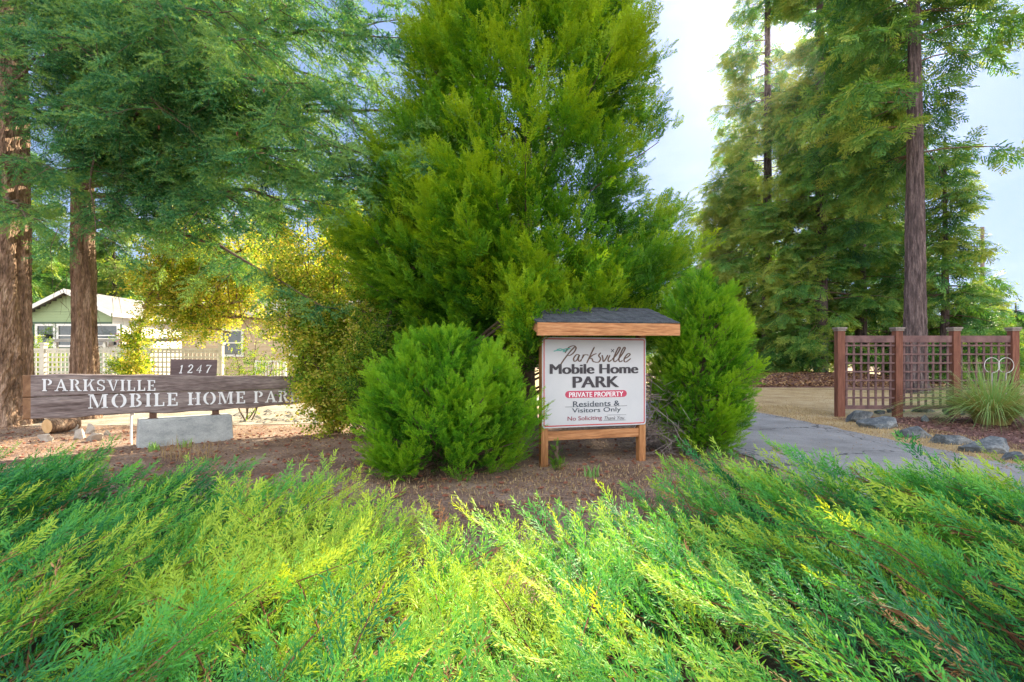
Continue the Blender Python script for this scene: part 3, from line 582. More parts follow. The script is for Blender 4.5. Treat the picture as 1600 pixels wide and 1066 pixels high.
# deciduous trees and shrubs
def leafy(name, label, cat, base, stems, leaves_n, mat, seed, spreadf, ts=.30, group=None, rad=.03, woodm=None, tintb=.5):
    """stems: list of end points; blobs of leaf twigs around sub-branches"""
    r = np.random.default_rng(seed); root = empty(name, base); tag(root, label, cat, group); tw = MB(); O = []; FW = []; TT = []
    base = np.asarray(base, float)
    for (st, end, sp) in stems:
        p0 = base if st is None else np.asarray(st, float); p2 = np.asarray(end, float); c = limb([p0+r.normal(size=3)*np.array([.05, .05, 0]), (p0+p2)/2+r.normal(size=3)*.15+Z_*.15, p2], rad, r)
        tube(tw, c, np.linspace(rad, rad*.3, len(c)), 7)
        for k in range(int(26*spreadf)):
            t = r.uniform(.3, 1); i = int(t*13); a = c[i]; d = nrm(r.normal(size=3)+np.array([0, 0, .3])); l = r.uniform(.3, 1.)*sp; e = a+d*l; mid = (a+e)/2+r.normal(size=3)*.06*l
            tube(tw, [a, mid, e], [rad*.28, rad*.18, rad*.06], 4, cap=False)
            for q in range(leaves_n):
                u = r.uniform(.25, 1.05); o = a+(e-a)*u+r.normal(size=3)*.13*sp; O.append(o); FW.append(d+r.normal(size=3)*.8); TT.append(tintb+.25*r.normal())
    O = np.array(O); k = O[:, 2] > .08; O = O[k]; FW = np.array(FW)[k]; TT = np.array(TT)[k]
    m = MB(); place(m, T_leaf, O, FW, fw_frames(FW, r, .6), ts*r.uniform(.7, 1.3, len(O)), np.clip(TT, 0, 1)); m.build("crown", mat, root); tw.build("stems", woodm or M_twig, root); return root
b0 = gx_(520, 8.9)
leafy("leafy_shrub", "tall loose yellow leaved shrub overlapping the right end of the plank sign", "shrub", b0,
  [(None, P(470, 380, 8.9), .75), (None, P(430, 420, 8.6), .6), (None, P(530, 360, 9.2), .8), (None, P(590, 400, 9.0), .7), (None, P(475, 500, 8.6), .5), (None, P(560, 470, 8.6), .65), (None, P(505, 600, 8.4), .4), (None, P(540, 600, 8.4), .6), (None, P(590, 560, 8.6), .5), (None, P(500, 440, 9.4), .8), (None, P(560, 330, 9.6), .7), (None, P(610, 450, 9.2), .7), (None, P(480, 330, 9.3), .7)],
  19, M_leaf, 71, 1.1, .26, rad=.022, tintb=.42)
b1 = gx_(222, 12.2)
leafy("small_tree", "small crooked yellow leaved tree behind the plank sign", "tree", b1,
  [(None, P(232, 470, 12.2), .2), (P(230, 480, 12.2), P(330, 430, 12), .9), (P(230, 480, 12.2), P(380, 470, 11.6), .9), (P(230, 470, 12.2), P(290, 380, 12.4), .9), (P(230, 480, 12.2), P(420, 430, 12), .9), (P(230, 480, 12.2), P(440, 500, 11.8), .7), (P(230, 480, 12.2), P(360, 520, 11.6), .6), (P(230, 480, 12.2), P(300, 340, 12.2), .9), (P(230, 470, 12.2), P(400, 380, 12.2), .9), (P(230, 470, 12.2), P(480, 400, 12.4), .9)],
  17, M_leaf, 72, 1.15, .30, rad=.055, tintb=.5, woodm=M_bark)
b2 = gx_(390, 10.6)
leafy("small_shrub", "thin stemmed green leaved shrub right of the number plaque", "shrub", b2,
  [(None, P(365, 545, 10.6), .35), (None, P(400, 530, 10.6), .35), (None, P(425, 560, 10.4), .35), (None, P(350, 575, 10.5), .3), (None, P(395, 580, 10.4), .3)], 6, M_leafg, 73, .6, .18, rad=.015)
leafy("hedge_bush", "yellow green bush against the cream lattice fence", "shrub", gx_(205, 13.4), [(None, P(190, 550, 13.4), .5), (None, P(215, 560, 13.4), .45), (None, P(170, 570, 13.4), .35)], 9, M_leafg, 74, .7, .22, rad=.015, tintb=.6)
leafy("bright_bush", "bright yellow green bush between the green house and its fence", "shrub", gx_(60, 17), [(None, P(60, 545, 17), .6), (None, P(45, 550, 17), .6), (None, P(85, 552, 17), .5)], 9, M_leafg, 75, .7, .26, rad=.015, tintb=.8)
leafy("dark_shrub", "dark leafy bush between the yellow shrub and the rounded cypress shrub", "shrub", gx_(590, 8.0), [(None, P(575, 540, 8.0), .5), (None, P(600, 500, 8.2), .5), (None, P(620, 450, 8.4), .5), (None, P(560, 600, 7.9), .4), (None, P(590, 620, 7.8), .4)], 12, M_leafg, 76, .9, .2, rad=.02, tintb=.35)
# distant wood
def tree_line(name, label, x0, x1, d0, d1, hmin, hmax, n, seed):
    r = np.random.default_rng(seed); x = r.uniform(x0, x1, n); d = r.uniform(d0, d1, n); h = hmin+(hmax-hmin)*(.5+.5*smoothnoise(x[:, None], seed, .12)); z = h*r.uniform(0, 1, n)**.8
    m = MB(); O = np.stack([x, d, z], 1); fw = r.normal(size=(n, 3))*.7+Z_*.5; place(m, T_firf, O, fw, r.normal(size=(n, 3)), r.uniform(1.4, 2.8, n), r.uniform(.1, .8, n)); tag(m.build(name, M_firf), label, "woods", kind="stuff")
tree_line("distant_woods", "far tree line low along the horizon", -110, 130, 85, 100, 5, 9, 9000, 81)
tree_line("garden_hedge", "mass of greenery behind the homes on the left", -48, -6, 46, 52, 6, 10, 6000, 82)

# ------------------------------------------------------------------ framed white sign
pL = np.array([.344, 6.12, 0]); pR = np.array([1.69, 6.50, 0]); U = nrm(pR-pL); Nn = np.array([U[1], -U[0], 0]); Wd = np.linalg.norm(pR-pL)
sign = empty("framed_sign", tuple((pL+pR)/2), math.atan2(U[1], U[0])); tag(sign, "white mobile home park notice in an orange cedar frame with a small shingled roof", "sign")
def sp(u, z, o=0): return pL+U*u+Z_*z+Nn*o       # u along, z up, o towards the viewer
for u in (.045, Wd-.045):
    mb = MB(); box(mb, sp(u, .82, -.03), U, Nn, Z_, .09, .09, 1.68); mb.build("post", M_cedarv, sign, bevel=.004)
mb = MB(); box(mb, sp(Wd/2, .365, -.03), U, Nn, Z_, Wd-.184, .07, .11); mb.build("crossbar", M_cedar, sign, bevel=.004)
mb = MB(); box(mb, sp(Wd/2, 1.50, -.03), U, Nn, Z_, Wd-.184, .07, .10); mb.build("top_rail", M_cedar, sign, bevel=.004)
roof = empty("roof", (0, 0, 0)); roof.parent = sign; 
bpy.data.objects.remove(roof)
a_, b_ = -.17, Wd+.25
def quadslab(mb, c, th, mat=0): 
    c = [np.asarray(x, float) for x in c]; hexa(mb, [x-Z_*th for x in c]+c, mat=mat)
mb = MB(); quadslab(mb, [sp(a_, 1.70, .36), sp(b_, 1.72, .36), sp(b_, 1.965, -.36), sp(a_, 1.945, -.36)], .022)
for k in range(5):      # shingle courses
    t0 = k/5; t1 = (k+1)/5+.02
    A = sp(a_-.01, 1.70, .375); B = sp(b_+.01, 1.72, .375); C_ = sp(b_+.01, 1.97, -.37); D_ = sp(a_-.01, 1.95, -.37)
    l = lambda p, q, t: p+(q-p)*t
    q = [l(A, D_, t0)+Z_*.014, l(B, C_, t0)+Z_*.014, l(B, C_, min(t1, 1))+Z_*.004, l(A, D_, min(t1, 1))+Z_*.004]
    n = 14
    for s_ in range(n):
        u0 = s_/n+.002; u1 = (s_+1)/n-.002; dz = Z_*rng.uniform(0, .003)
        quadslab(mb, [l(q[0], q[1], u0)+dz, l(q[0], q[1], u1)+dz, l(q[3], q[2], u1)+dz, l(q[3], q[2], u0)+dz], .009)
roofo = mb.build("roof", M_shing, sign)
mb = MB(); hexa(mb, [sp(a_, 1.555, .385), sp(b_, 1.575, .385), sp(b_, 1.575, .35), sp(a_, 1.555, .35), sp(a_, 1.70, .385), sp(b_, 1.718, .385), sp(b_, 1.718, .35), sp(a_, 1.70, .35)])
mb.build("fascia", M_cedar, sign)
for u in (a_+.02, .05, Wd-.05, b_-.02):
    mb = MB(); hexa(mb, [sp(u-.019, 1.59, .345), sp(u+.019, 1.59, .345), sp(u+.019, 1.80, -.33), sp(u-.019, 1.80, -.33), sp(u-.019, 1.672, .345), sp(u+.019, 1.672, .345), sp(u+.019, 1.915, -.33), sp(u-.019, 1.915, -.33)])
    mb.build("rafter", M_cedar, sign)
# panel
PX0, PX1, PZ0, PZ1 = .008, Wd-.008, .465, 1.555
def rrect(x0, x1, z0, z1, rad, n=6):
    out = []
    for cx, cz, a0 in ((x1-rad, z1-rad, 0), (x0+rad, z1-rad, 90), (x0+rad, z0+rad, 180), (x1-rad, z0+rad, 270)):
        for k in range(n+1):
            a = math.radians(a0+90*k/n); out.append((cx+rad*math.cos(a), cz+rad*math.sin(a)))
    return out
panel = MB(); prism(panel, [sp(u, z, .018) for u, z in rrect(PX0, PX1, PZ0, PZ1, .03)], Nn*.012); pan = panel.build("sign_panel", M_panel, sign)
def layer(polys, name, mat, off, th=.0015):
    mb = MB()
    for poly in polys:
        poly = np.asarray(poly, float); prism(mb, [sp(u, z, off) for u, z in poly], Nn*th)
    return mb.build(name, mat, sign)
def ring(x0, x1, z0, z1, rad, w):
    o = rrect(x0, x1, z0, z1, rad); i = rrect(x0+w, x1-w, z0+w, z1-w, max(rad-w, .004)); n = len(o)
    return [[o[k], o[(k+1) % n], i[(k+1) % n], i[k]] for k in range(n)]
layer(ring(PX0+.016, PX1-.016, PZ0+.016, PZ1-.016, .025, .013), "red_border", M_red, .0305)
def zp(zx, zy):        # zoomed-picture pixels of the sign to panel coordinates
    u = (zx-40)/(1108-40); bot = 1000+(955-1000)*u; v = (zy-38)/(bot-38); return (PX0+u*(PX1-PX0), PZ1-v*(PZ1-PZ0))
def catmull(p, n=7):
    p = np.array(p, float); q = np.vstack([2*p[0]-p[1], p, 2*p[-1]-p[-2]]); out = []
    for i in range(1, len(q)-2):
        for t in np.linspace(0, 1, n, endpoint=False):
            out.append(.5*((2*q[i])+(-q[i-1]+q[i+1])*t+(2*q[i-1]-5*q[i]+4*q[i+1]-q[i+2])*t*t+(-q[i-1]+3*q[i]-3*q[i+1]+q[i+2])*t**3))
    out.append(q[-2]); return np.array(out)
def stroke(p, w, closed=False, smooth=True):
    """polyline to a list of quads of width w (single value or calligraphic by direction)"""
    c = catmull(p) if smooth and len(p) > 2 else np.array(p, float); t = nrm(np.gradient(c, axis=0)); nn = np.stack([-t[:, 1], t[:, 0]], 1)
    ww = np.full(len(c), w) if np.isscalar(w) else w(t); e = np.minimum(1, np.minimum(np.arange(len(c)), np.arange(len(c))[::-1])/2+.45) if smooth else 1
    a = c+nn*(ww*e/2)[:, None]; b = c-nn*(ww*e/2)[:, None]; return [[b[i], b[i+1], a[i+1], a[i]] for i in range(len(c)-1)]
script = [[(365, 135), (315, 190), (262, 262), (215, 335)], [(262, 205), (300, 148), (350, 128), (374, 152), (352, 198), (315, 228), (278, 232)],
  [(405, 222), (378, 222), (350, 262), (358, 292), (385, 275), (408, 224), (396, 270), (410, 292), (432, 270)], [(447, 218), (425, 292)], [(434, 262), (456, 226), (486, 222), (500, 228)],
  [(562, 138), (525, 215), (482, 312)], [(585, 208), (548, 222), (510, 258), (535, 262), (548, 290), (580, 300)], [(628, 198), (606, 228), (625, 262), (606, 296), (570, 300)],
  [(640, 222), (648, 255), (655, 292), (680, 262), (702, 220)], [(724, 222), (704, 268), (712, 292), (742, 272)], [(742, 272), (795, 215), (830, 152), (816, 140), (788, 190), (762, 262), (772, 292), (802, 276)],
  [(802, 276), (850, 215), (884, 152), (871, 140), (842, 190), (818, 262), (828, 292), (858, 278)], [(868, 262), (905, 245), (936, 215), (920, 203), (888, 234), (872, 275), (892, 294), (945, 255)]]
polys = []
for s_ in script: polys += stroke([zp(*q) for q in s_], lambda t: .009+.011*np.abs(t[:, 1]))
layer(polys, "script_lettering", M_brown, .0312)
polys = stroke([zp(735, 160), zp(766, 192)], .008, smooth=False)+stroke([zp(766, 160), zp(735, 192)], .008, smooth=False)
layer(polys, "cross_mark", M_dark, .0312)
polys = []
for s_ in ([(150, 188), (190, 178), (230, 182)], [(180, 172), (220, 162), (250, 178), (270, 176)], [(230, 176), (275, 160), (320, 158)], [(240, 192), (270, 186), (300, 166)]):
    polys += stroke([zp(*q) for q in s_], .012)
layer(polys, "leaf_mark", M_teal, .0312)
layer([rrect(zp(265, 636)[0], zp(902, 636)[0], zp(265, 681)[1], zp(600, 598)[1], .045)], "banner", M_pink, .0308)
def text_obj(s, x0, x1, z0, z1, name, mat, off, bold=0.0, parent=sign, mapper=None, shear=0.0, copies=0, step_=.008):
    cu = bpy.data.curves.new(name, 'FONT'); cu.body = s; cu.size = 1; cu.offset = bold; cu.shear = shear; cu.resolution_u = 4
    o = bpy.data.objects.new(name, cu); COL.objects.link(o); dg = bpy.context.evaluated_depsgraph_get(); dg.update()
    me = bpy.data.meshes.new_from_object(o.evaluated_get(dg)); bpy.data.objects.remove(o); bpy.data.curves.remove(cu)
    V = np.empty(len(me.vertices)*3, np.float32); me.vertices.foreach_get("co", V); V = V.reshape(-1, 3)
    mn = V.min(0); mxx = V.max(0); X = x0+(V[:, 0]-mn[0])/(mxx[0]-mn[0])*(x1-x0); Zc = z0+(V[:, 1]-mn[1])/(mxx[1]-mn[1])*(z1-z0)
    fs = [tuple(p.vertices) for p in me.polygons]; mb = MB(); W = np.array([mapper(a, b, off) for a, b in zip(X, Zc)])
    t3 = [f for f in fs if len(f) == 3]; t4 = [f for f in fs if len(f) == 4]
    mb.add(W, t3) if t3 else None
    if t4: mb.add(W, t4)
    for k in range(copies):
        sh = (k+1)*step_*(1 if k % 2 else -1); W2 = np.array([mapper(a+(.5 if k % 2 else -.5)*step_*(k//2+1), b, off+.0004*(k+1)) for a, b in zip(X, Zc)])
        if t3: mb.add(W2, t3)
        if t4: mb.add(W2, t4)
    bpy.data.meshes.remove(me); return mb.build(name, mat, parent)
def zt(s, zx0, zx1, zy0, zy1, name, mat, bold, off=.0335, shear=0, copies=0, step_=.004):
    x0, zt_ = zp(zx0, zy0); x1, zb = zp(zx1, zy1); z1 = (zt_+zp(zx1, zy0)[1])/2; z0 = (zb+zp(zx0, zy1)[1])/2
    text_obj(s, x0, x1, z0, z1, name, mat, off, bold, mapper=sp, shear=shear, copies=copies, step_=step_)
zt("Mobile Home", 118, 1018, 318, 420, "lettering", M_dark, 0, copies=6, step_=.006)
zt("PARK", 345, 812, 448, 565, "lettering", M_dark, 0, copies=6, step_=.006)
zt("PRIVATE PROPERTY", 305, 862, 612, 664, "banner_lettering", M_white, 0, copies=2, step_=.004)
zt("Residents &", 345, 825, 708, 764, "lettering", M_navy, 0, copies=1, step_=.003)
zt("Visitors Only", 335, 838, 778, 840, "lettering", M_navy, 0, copies=1, step_=.003)
zt("No Soliciting", 290, 640, 868, 926, "lettering", M_maroon, 0, copies=1, step_=.003)
zt("Thank You", 665, 875, 868, 905, "lettering", M_dark, -.004, shear=.35)
polys = stroke([zp(265, 774), zp(345, 772)], .004, smooth=False)+stroke([zp(832, 760), zp(905, 757)], .004, smooth=False)+stroke([zp(345, 772), zp(832, 761)], .003, smooth=False)
polys += stroke([zp(690, 857), zp(895, 852)], .003, smooth=False)+stroke([zp(655, 916), zp(890, 908)], .003, smooth=False)
layer(polys, "rules", M_navy, .0312)

# ------------------------------------------------------------------ plank sign on its concrete block
q0 = np.array([-5.53, 7.54, 0]); Q = nrm(np.array([.965, .78, 0])); QN = np.array([Q[1], -Q[0], 0])
blk = empty("concrete_block", tuple(q0+Q*.62), math.atan2(Q[1], Q[0])); tag(blk, "grey concrete block under the plank sign", "block")
mb = MB(); hexa(mb, [q0+QN*-.22+Q*-.0-Z_*.05+QN*.44, q0+Q*1.24+QN*.22-Z_*.05, q0+Q*1.24-QN*.22-Z_*.05, q0-QN*.22-Z_*.05, q0+QN*.19+Q*.02+Z_*.40, q0+Q*1.22+QN*.19+Z_*.40, q0+Q*1.22-QN*.19+Z_*.40, q0+Q*.02-QN*.19+Z_*.40]); mb.build("block_body", M_conc, blk, bevel=.012)
mb = MB()
for t in (.2, 1.02):
    box(mb, q0+Q*t+Z_*.402, Q, QN, Z_, .12, .10, .008)
mb.build("bearing_plates", M_steel, blk)
ps = empty("plank_sign", tuple(q0+Q*.6+Z_*.40), math.atan2(Q[1], Q[0])); tag(ps, "long weathered live edge plank sign with white stencilled letters and a number plaque", "sign")
def bp(t, z, o=0): return q0+Q*t+Z_*z+QN*o
def ztop(t): return np.interp(t, [-1.2, -.6, 0, 2.12, 2.6], [1.075, 1.085, 1.06, .99, .98])+.006*math.sin(t*5)+.004*math.sin(t*13)
def zbot(t): return np.interp(t, [-1.2, -.7, -.2, .3, 1.2, 2.12, 2.6], [.50, .49, .50, .46, .49, .49, .5])+.012*math.sin(t*3.1+1)+.006*math.sin(t*11)
def zmid(t): return np.interp(t, [-1.2, 0, 2.6], [.775, .80, .76])+.004*math.sin(t*4)
for nm, lo, hi, oo in (("upper_plank", zmid, ztop, 0), ("lower_plank", zbot, lambda t: zmid(t)-.006, .006)):
    ts = np.linspace(-1.2, 2.6, 60); V = []
    for t in ts:
        e = .04*math.exp(-(t+1.2)/.04)
        for o_, zz in ((.045+oo, lo(t)+.012), (.05+oo, (lo(t)+hi(t))/2), (.045+oo, hi(t)-.012), (.03+oo, hi(t)), (-.05, hi(t)), (-.05, lo(t)), (.03+oo, lo(t))):
            V.append(bp(t + (.018*math.sin(zz*22) if t < -1.15 else 0), zz, o_ - e))
    n = len(ts); i = np.arange(n-1)[:, None]; k = np.arange(7)[None]; Fq = np.stack([i*7+k, (i+1)*7+k, (i+1)*7+(k+1) % 7, i*7+(k+1) % 7], -1).reshape(-1, 4)
    mt = np.where(np.repeat(np.arange(n-1), 7) < 1, 1, 0); mb = MB(); mb.add(V, Fq, .5, mt); mb.add(V[:7], [list(range(7))], .5, 1); mb.add(V[-7:], [list(range(7))[::-1]], .5, 1)
    mb.build(nm, [M_plank, M_plank_end], ps)
mb = MB()
for t in (.2, 1.02): box(mb, bp(t, .445), Q, QN, Z_, .09, .06, .10)
mb.build("brackets", M_steel, ps)
# stencil serif letters, unit height 1; every glyph = (width, list of convex polygons)
def rc(x0, y0, x1, y1): return [(x0, y0), (x1, y0), (x1, y1), (x0, y1)]
def arcp(cx, cy, rx, ry, a0, a1, tk, tn, n=10):
    """bowl with thickness tk at the sides and tn at top/bottom"""
    out = []
    for i in range(n):
        pr = []
        for a in (math.radians(a0+(a1-a0)*i/n), math.radians(a0+(a1-a0)*(i+1)/n)):
            c, s = math.cos(a), math.sin(a); pr.append(((cx+rx*c, cy+ry*s), (cx+(rx-tk)*c, cy+(ry-tn)*s)))
        out.append([pr[0][1], pr[0][0], pr[1][0], pr[1][1]])
    return out
def stem(x, w=.17, y0=0, y1=1, sr=.07, sh=.075): return [rc(x, y0, x+w, y1), rc(x-sr, y0, x, y0+sh), rc(x+w, y0, x+w+sr, y0+sh), rc(x-sr, y1-sh, x, y1), rc(x+w, y1-sh, x+w+sr, y1)]
def glyphs():
    g = {}
    g['I'] = (.34, stem(.08)); g['L'] = (.62, stem(.08)+[rc(.25, 0, .6, .085), rc(.52, .085, .6, .3)])
    g['E'] = (.66, stem(.08)+[rc(.25, 0, .62, .085), rc(.25, .915, .6, 1), rc(.54, .085, .62, .27), rc(.52, .73, .6, .915), rc(.28, .46, .45, .54), rc(.42, .38, .48, .62)])
    bowl = arcp(.33, .74, .30, .26, -82, 82, .16, .085)
    g['P'] = (.68, stem(.08)+bowl); g['B'] = (.72, stem(.08)+arcp(.33, .76, .27, .24, -80, 82, .15, .08)+arcp(.33, .27, .33, .27, -84, 78, .16, .085))
    g['R'] = (.76, stem(.08)+bowl+[[(.36, .46), (.50, .48), (.74, .0), (.55, .0)], rc(.72, 0, .80, .07)])
    g['K'] = (.78, stem(.08)+[[(.28, .42), (.33, .36), (.68, .96), (.58, .96)], rc(.5, .925, .76, 1), [(.40, .60), (.52, .68), (.76, .0), (.57, .0)], rc(.5, 0, .82, .07)])
    g['H'] = (.80, stem(.08)+stem(.55)+[rc(.28, .46, .38, .54), rc(.42, .46, .52, .54)])
    g['A'] = (.80, [[(.06, .0), (.14, .0), (.42, .93), (.36, .98)], [(.35, 1.0), (.45, 1.), (.76, .0), (.56, .0)], rc(-.02, 0, .22, .07), rc(.48, 0, .84, .07), rc(.24, .28, .50, .36)])
    g['V'] = (.78, [[(.02, 1.), (.22, 1.), (.46, .0), (.36, .0)], [(.42, .02), (.47, .04), (.72, 1.), (.63, 1.)], rc(-.05, .93, .32, 1.), rc(.54, .93, .8, 1.)])
    g['M'] = (1.02, [rc(.08, 0, .14, 1), [(.1, 1.), (.27, 1.), (.52, .16), (.44, .0)], [(.5, .0), (.54, .12), (.78, 1.), (.70, 1.)], rc(.74, 0, .91, 1), rc(0, 0, .22, .07), rc(0, .93, .1, 1), rc(.66, 0, .98, .07), rc(.91, .93, .98, 1)])
    g['O'] = (.82, arcp(.40, .5, .38, .51, 97, 263, .17, .07, 14)+arcp(.42, .5, .38, .51, -83, 83, .17, .07, 14))
    g['S'] = (.62, arcp(.30, .745, .27, .255, 35, 255, .13, .085)+[[(.20, .52), (.24, .62), (.44, .48), (.38, .38)]]+arcp(.32, .265, .27, .265, -145, 70, .13, .085)+[rc(.48, .70, .55, .96), rc(.05, .04, .12, .32)])
    return g
GL_ = glyphs()
def stencil(s, t0, t1, z0, z1, h0, h1, name):
    """letters laid from t0 to t1 along the board, baseline z0->z1, height h0->h1"""
    sp_ = .13; w = [(.42 if c == ' ' else GL_[c][0]+sp_) for c in s]; tot = sum(w)-sp_; polys = []; x = 0; mb = MB()
    for c, cw in zip(s, w):
        if c != ' ':
            for poly in GL_[c][1]:
                V = []
                for a, b in poly:
                    f = (x+a)/tot; t = t0+(t1-t0)*f; z = z0+(z1-z0)*f; h = h0+(h1-h0)*f; V.append(bp(t, z+b*h, .0585))
                prism(mb, V, QN*.003)
        x += cw
    mb.build(name, M_white, ps)
def tpx(px):       # along-board coordinate under a pixel column
    k = (px-800)/F; return (k*q0[1]-q0[0])/(Q[0]-k*Q[1])
def bz(px, py): t = tpx(px); Y = q0[1]+Q[1]*t; return CH-(py-HY)/F*Y
stencil("PARKSVILLE", tpx(66), tpx(243), bz(66, 611), bz(243, 610.5), bz(66, 592)-bz(66, 611), bz(243, 594)-bz(243, 610.5), "upper_lettering")
stencil("MOBILE HOME PARK", tpx(138), tpx(468), bz(138, 638), bz(468, 627), bz(138, 616)-bz(138, 638), bz(468, 610)-bz(468, 627), "lower_lettering")
# number plaque
ta, tb_ = tpx(267), tpx(338); za = ztop(ta); 
mb = MB(); hexa(mb, [bp(ta-.01, 1.03, .03), bp(tb_, 1.015, .03), bp(tb_, 1.015, -.02), bp(ta-.01, 1.03, -.02), bp(ta, 1.29, .03), bp(tb_+.01, 1.275, .03), bp(tb_+.01, 1.275, -.02), bp(ta, 1.29, -.02)]); plq = mb.build("number_plaque", M_plaq, ps, bevel=.004)
dig = {'1': [[(.18, .8), (.32, .98), (.32, .02)], [(.15, .02), (.48, .02)]], '2': [[(.08, .72), (.12, .92), (.32, 1), (.5, .84), (.42, .55), (.08, .04)], [(.05, .04), (.55, .04), (.58, .16)]],
       '4': [[(.42, 0), (.42, 1), (.04, .3), (.6, .3)]], '7': [[(.06, .84), (.08, .96), (.58, .96), (.36, .5), (.26, 0)]]}
mb = MB(); tw_ = tpx(333)-tpx(276); x = 0
for c in "1247":
    for s_ in dig[c]:
        pp = [(ta+.085+(x+a*.62+b*.13)*tw_*.37, 1.075+b*.125) for a, b in s_]
        for q in stroke(pp, .016, smooth=(c in '2' and len(s_) > 3)): prism(mb, [bp(a, b-.01*(a-ta), .0315) for a, b in q], QN*.003)
    x += .66
mb.build("numerals", M_white, ps)
wst = MB(); c = P(205, 684, 7.7); c[2] = 0; box(wst, c+Z_*.22, X_, Y_, Z_, .025, .02, .5); box(wst, c+Z_*.46+X_*.02, X_, Y_, Z_, .06, .014, .03)
tag(wst.build("garden_stake", M_trim), "thin white stake left of the concrete block", "stake")

# ------------------------------------------------------------------ lattice fence on the right
fd = 11.3; fen = empty("lattice_fence", tuple(gx_(1447, fd))); tag(fen, "purple brown square lattice fence with four reddish posts", "fence")
fp = [P(x, 560, fd)[0] for x in (1312, 1402, 1491.5, 1583)]
for k, x in enumerate(fp):
    mb = MB(); h = 1.3+46*fd/F; box(mb, (x, fd, h/2-.03), X_, Y_, Z_, .155 if k else .165, .14, h+.06); po = mb.build("post", M_post, fen, bevel=.008)
    mb = MB(); box(mb, (x, fd, h+.012), X_, Y_, Z_, .22, .20, .04); box(mb, (x, fd, h-.03), X_, Y_, Z_, .185, .17, .04); cpo = mb.build("post_cap", M_cap, fen, bevel=.006)
    cpo.parent = po; 
for k in range(3):
    x0 = fp[k]+.08; x1 = fp[k+1]-.08; mb = MB(); zt_ = 1.3+35*fd/F; zb = .19
    box(mb, ((x0+x1)/2, fd, zt_-.07), X_, Y_, Z_, x1-x0, .06, .15)
    box(mb, ((x0+x1)/2, fd, zb+.03), X_, Y_, Z_, x1-x0, .05, .08)
    for i in range(7): box(mb, ((x0+x1)/2, fd-.022, zb+.24+i*.192), X_, Y_, Z_, x1-x0, .02, .036, .4)
    nv = 7
    for i in range(nv): box(mb, (x0+.03+(x1-x0-.06)*(i+.25)/(nv-.5), fd+.004, (zb+zt_)/2-.04), X_, Y_, Z_, .042, .024, zt_-zb-.12)
    mb.build("lattice_panel", M_latt, fen)
# ornamental grass
def grass_clump(base, n, h, rad, seed, label):
    r = np.random.default_rng(seed); a = r.uniform(0, 6.28, n); q = rad*r.uniform(0, 1, n)**.5; d = nrm(np.stack([np.cos(a), np.sin(a), np.zeros(n)], 1)+r.normal(size=(n, 3))*np.array([.3, .3, 0])); pts = np.asarray(base)+d*q[:, None]
    L = (h*r.uniform(.45, 1.2, n))[:, None]; le = r.uniform(.15, 1.75, n)[:, None]; s_ = nrm(np.cross(d, [0, 0, 1.])+r.normal(size=(n, 3))*.3); seg = 8; rows = []
    for k in range(seg+1):
        t = k/seg; c = pts+d*L*le*.75*t**1.5+Z_*np.maximum(L*(t-.62*le*t**2.4), .01); w = .011*(1-t**3)/2; rows += [c-s_*w, c+s_*w]
    V = np.stack(rows, 1); b = np.arange(n)[:, None, None]*(2*seg+2); k = np.arange(seg)[None, :, None]*2; Fq = (b+k+np.array([0, 1, 3, 2])[None, None]).reshape(-1, 4)
    tt = np.clip(np.linspace(-.15, 1.0, seg+1)[None]*1.1+r.normal(size=(n, 1))*.28, 0, 1); m = MB(); m.add(V.reshape(-1, 3), Fq, np.repeat(tt, 2, 1).ravel())
    return tag(m.build("ornamental_grass", M_grass, loc=tuple(base)), label, "grass plant")
grass_clump(gx_(1550, 10.0), 1500, 1.4, .26, 91, "arching clump of pale green ornamental grass before the fence's right end")
hoopg = "white wire hoops in the ornamental grass"
def hoop(px, lab):
    m = MB(); c = P(px, 575, 10.0); pts = [(c[0]+.0, c[1], .6), (c[0]+0, c[1], c[2]-.22)]; a = np.linspace(-math.pi/2, math.pi*1.35, 26); rr = .15
    pts += [(c[0]+rr*math.cos(x)*1, c[1], c[2]+.05+rr*math.sin(x)) for x in a]; tube(m, pts, .006, 6); tag(m.build("wire_hoop", M_wire, loc=(c[0], c[1], 0)), lab, "plant support", hoopg)
hoop(1550, "left one of the two white curled wire hoops above the ornamental grass"); hoop(1572, "right one of the two white curled wire hoops above the ornamental grass")

# ------------------------------------------------------------------ rocks
def rock(px0, px1, py0, py1, mat, seed, label, group, flat=1.0, cat="rock", sink=.45):
    d = F*CH/(py1-HY); w = (px1-px0)/F*d; h = (py1-py0)/F*d*1.0; r = np.random.default_rng(seed)
    bm = bmesh.new(); bmesh.ops.create_icosphere(bm, subdivisions=4, radius=1)
    pl = [(nrm(r.normal(size=3)*np.array([1, 1, .8])), r.uniform(.38, .75)) for _ in range(12)]
    for v in bm.verts:
        p = np.array(v.co)
        for nn_, dd in pl:
            k = p@nn_
            if k > dd: p = p-nn_*(k-dd)
        p = p*(1+.03*smoothnoise(p, seed+1, 9)+.03*smoothnoise(p, seed, 2.5)); v.co = p
    me = bpy.data.meshes.new("rock"); 
    co = np.array([v.co for v in bm.verts]); mn, mxx = co.min(0), co.max(0); dy = w*.55
    for v in bm.verts: v.co = Vector(((v.co.x-(mn[0]+mxx[0])/2)/(mxx[0]-mn[0])*w, (v.co.y)/(mxx[1]-mn[1])*dy, (v.co.z-mn[2])/(mxx[2]-mn[2])*h*(1+sink)-h*sink))
    bm.to_mesh(me); bm.free(); me.materials.append(mat); o = bpy.data.objects.new("rock", me); COL.objects.link(o)
    o.location = ((px0+px1-1600)/2/F*d, d+dy*.4, 0.0); o.rotation_euler = (0, 0, 0); tag(o, label, cat, group)
    for p in me.polygons: p.use_smooth = False
GRK = "rocks edging the mulch bed"
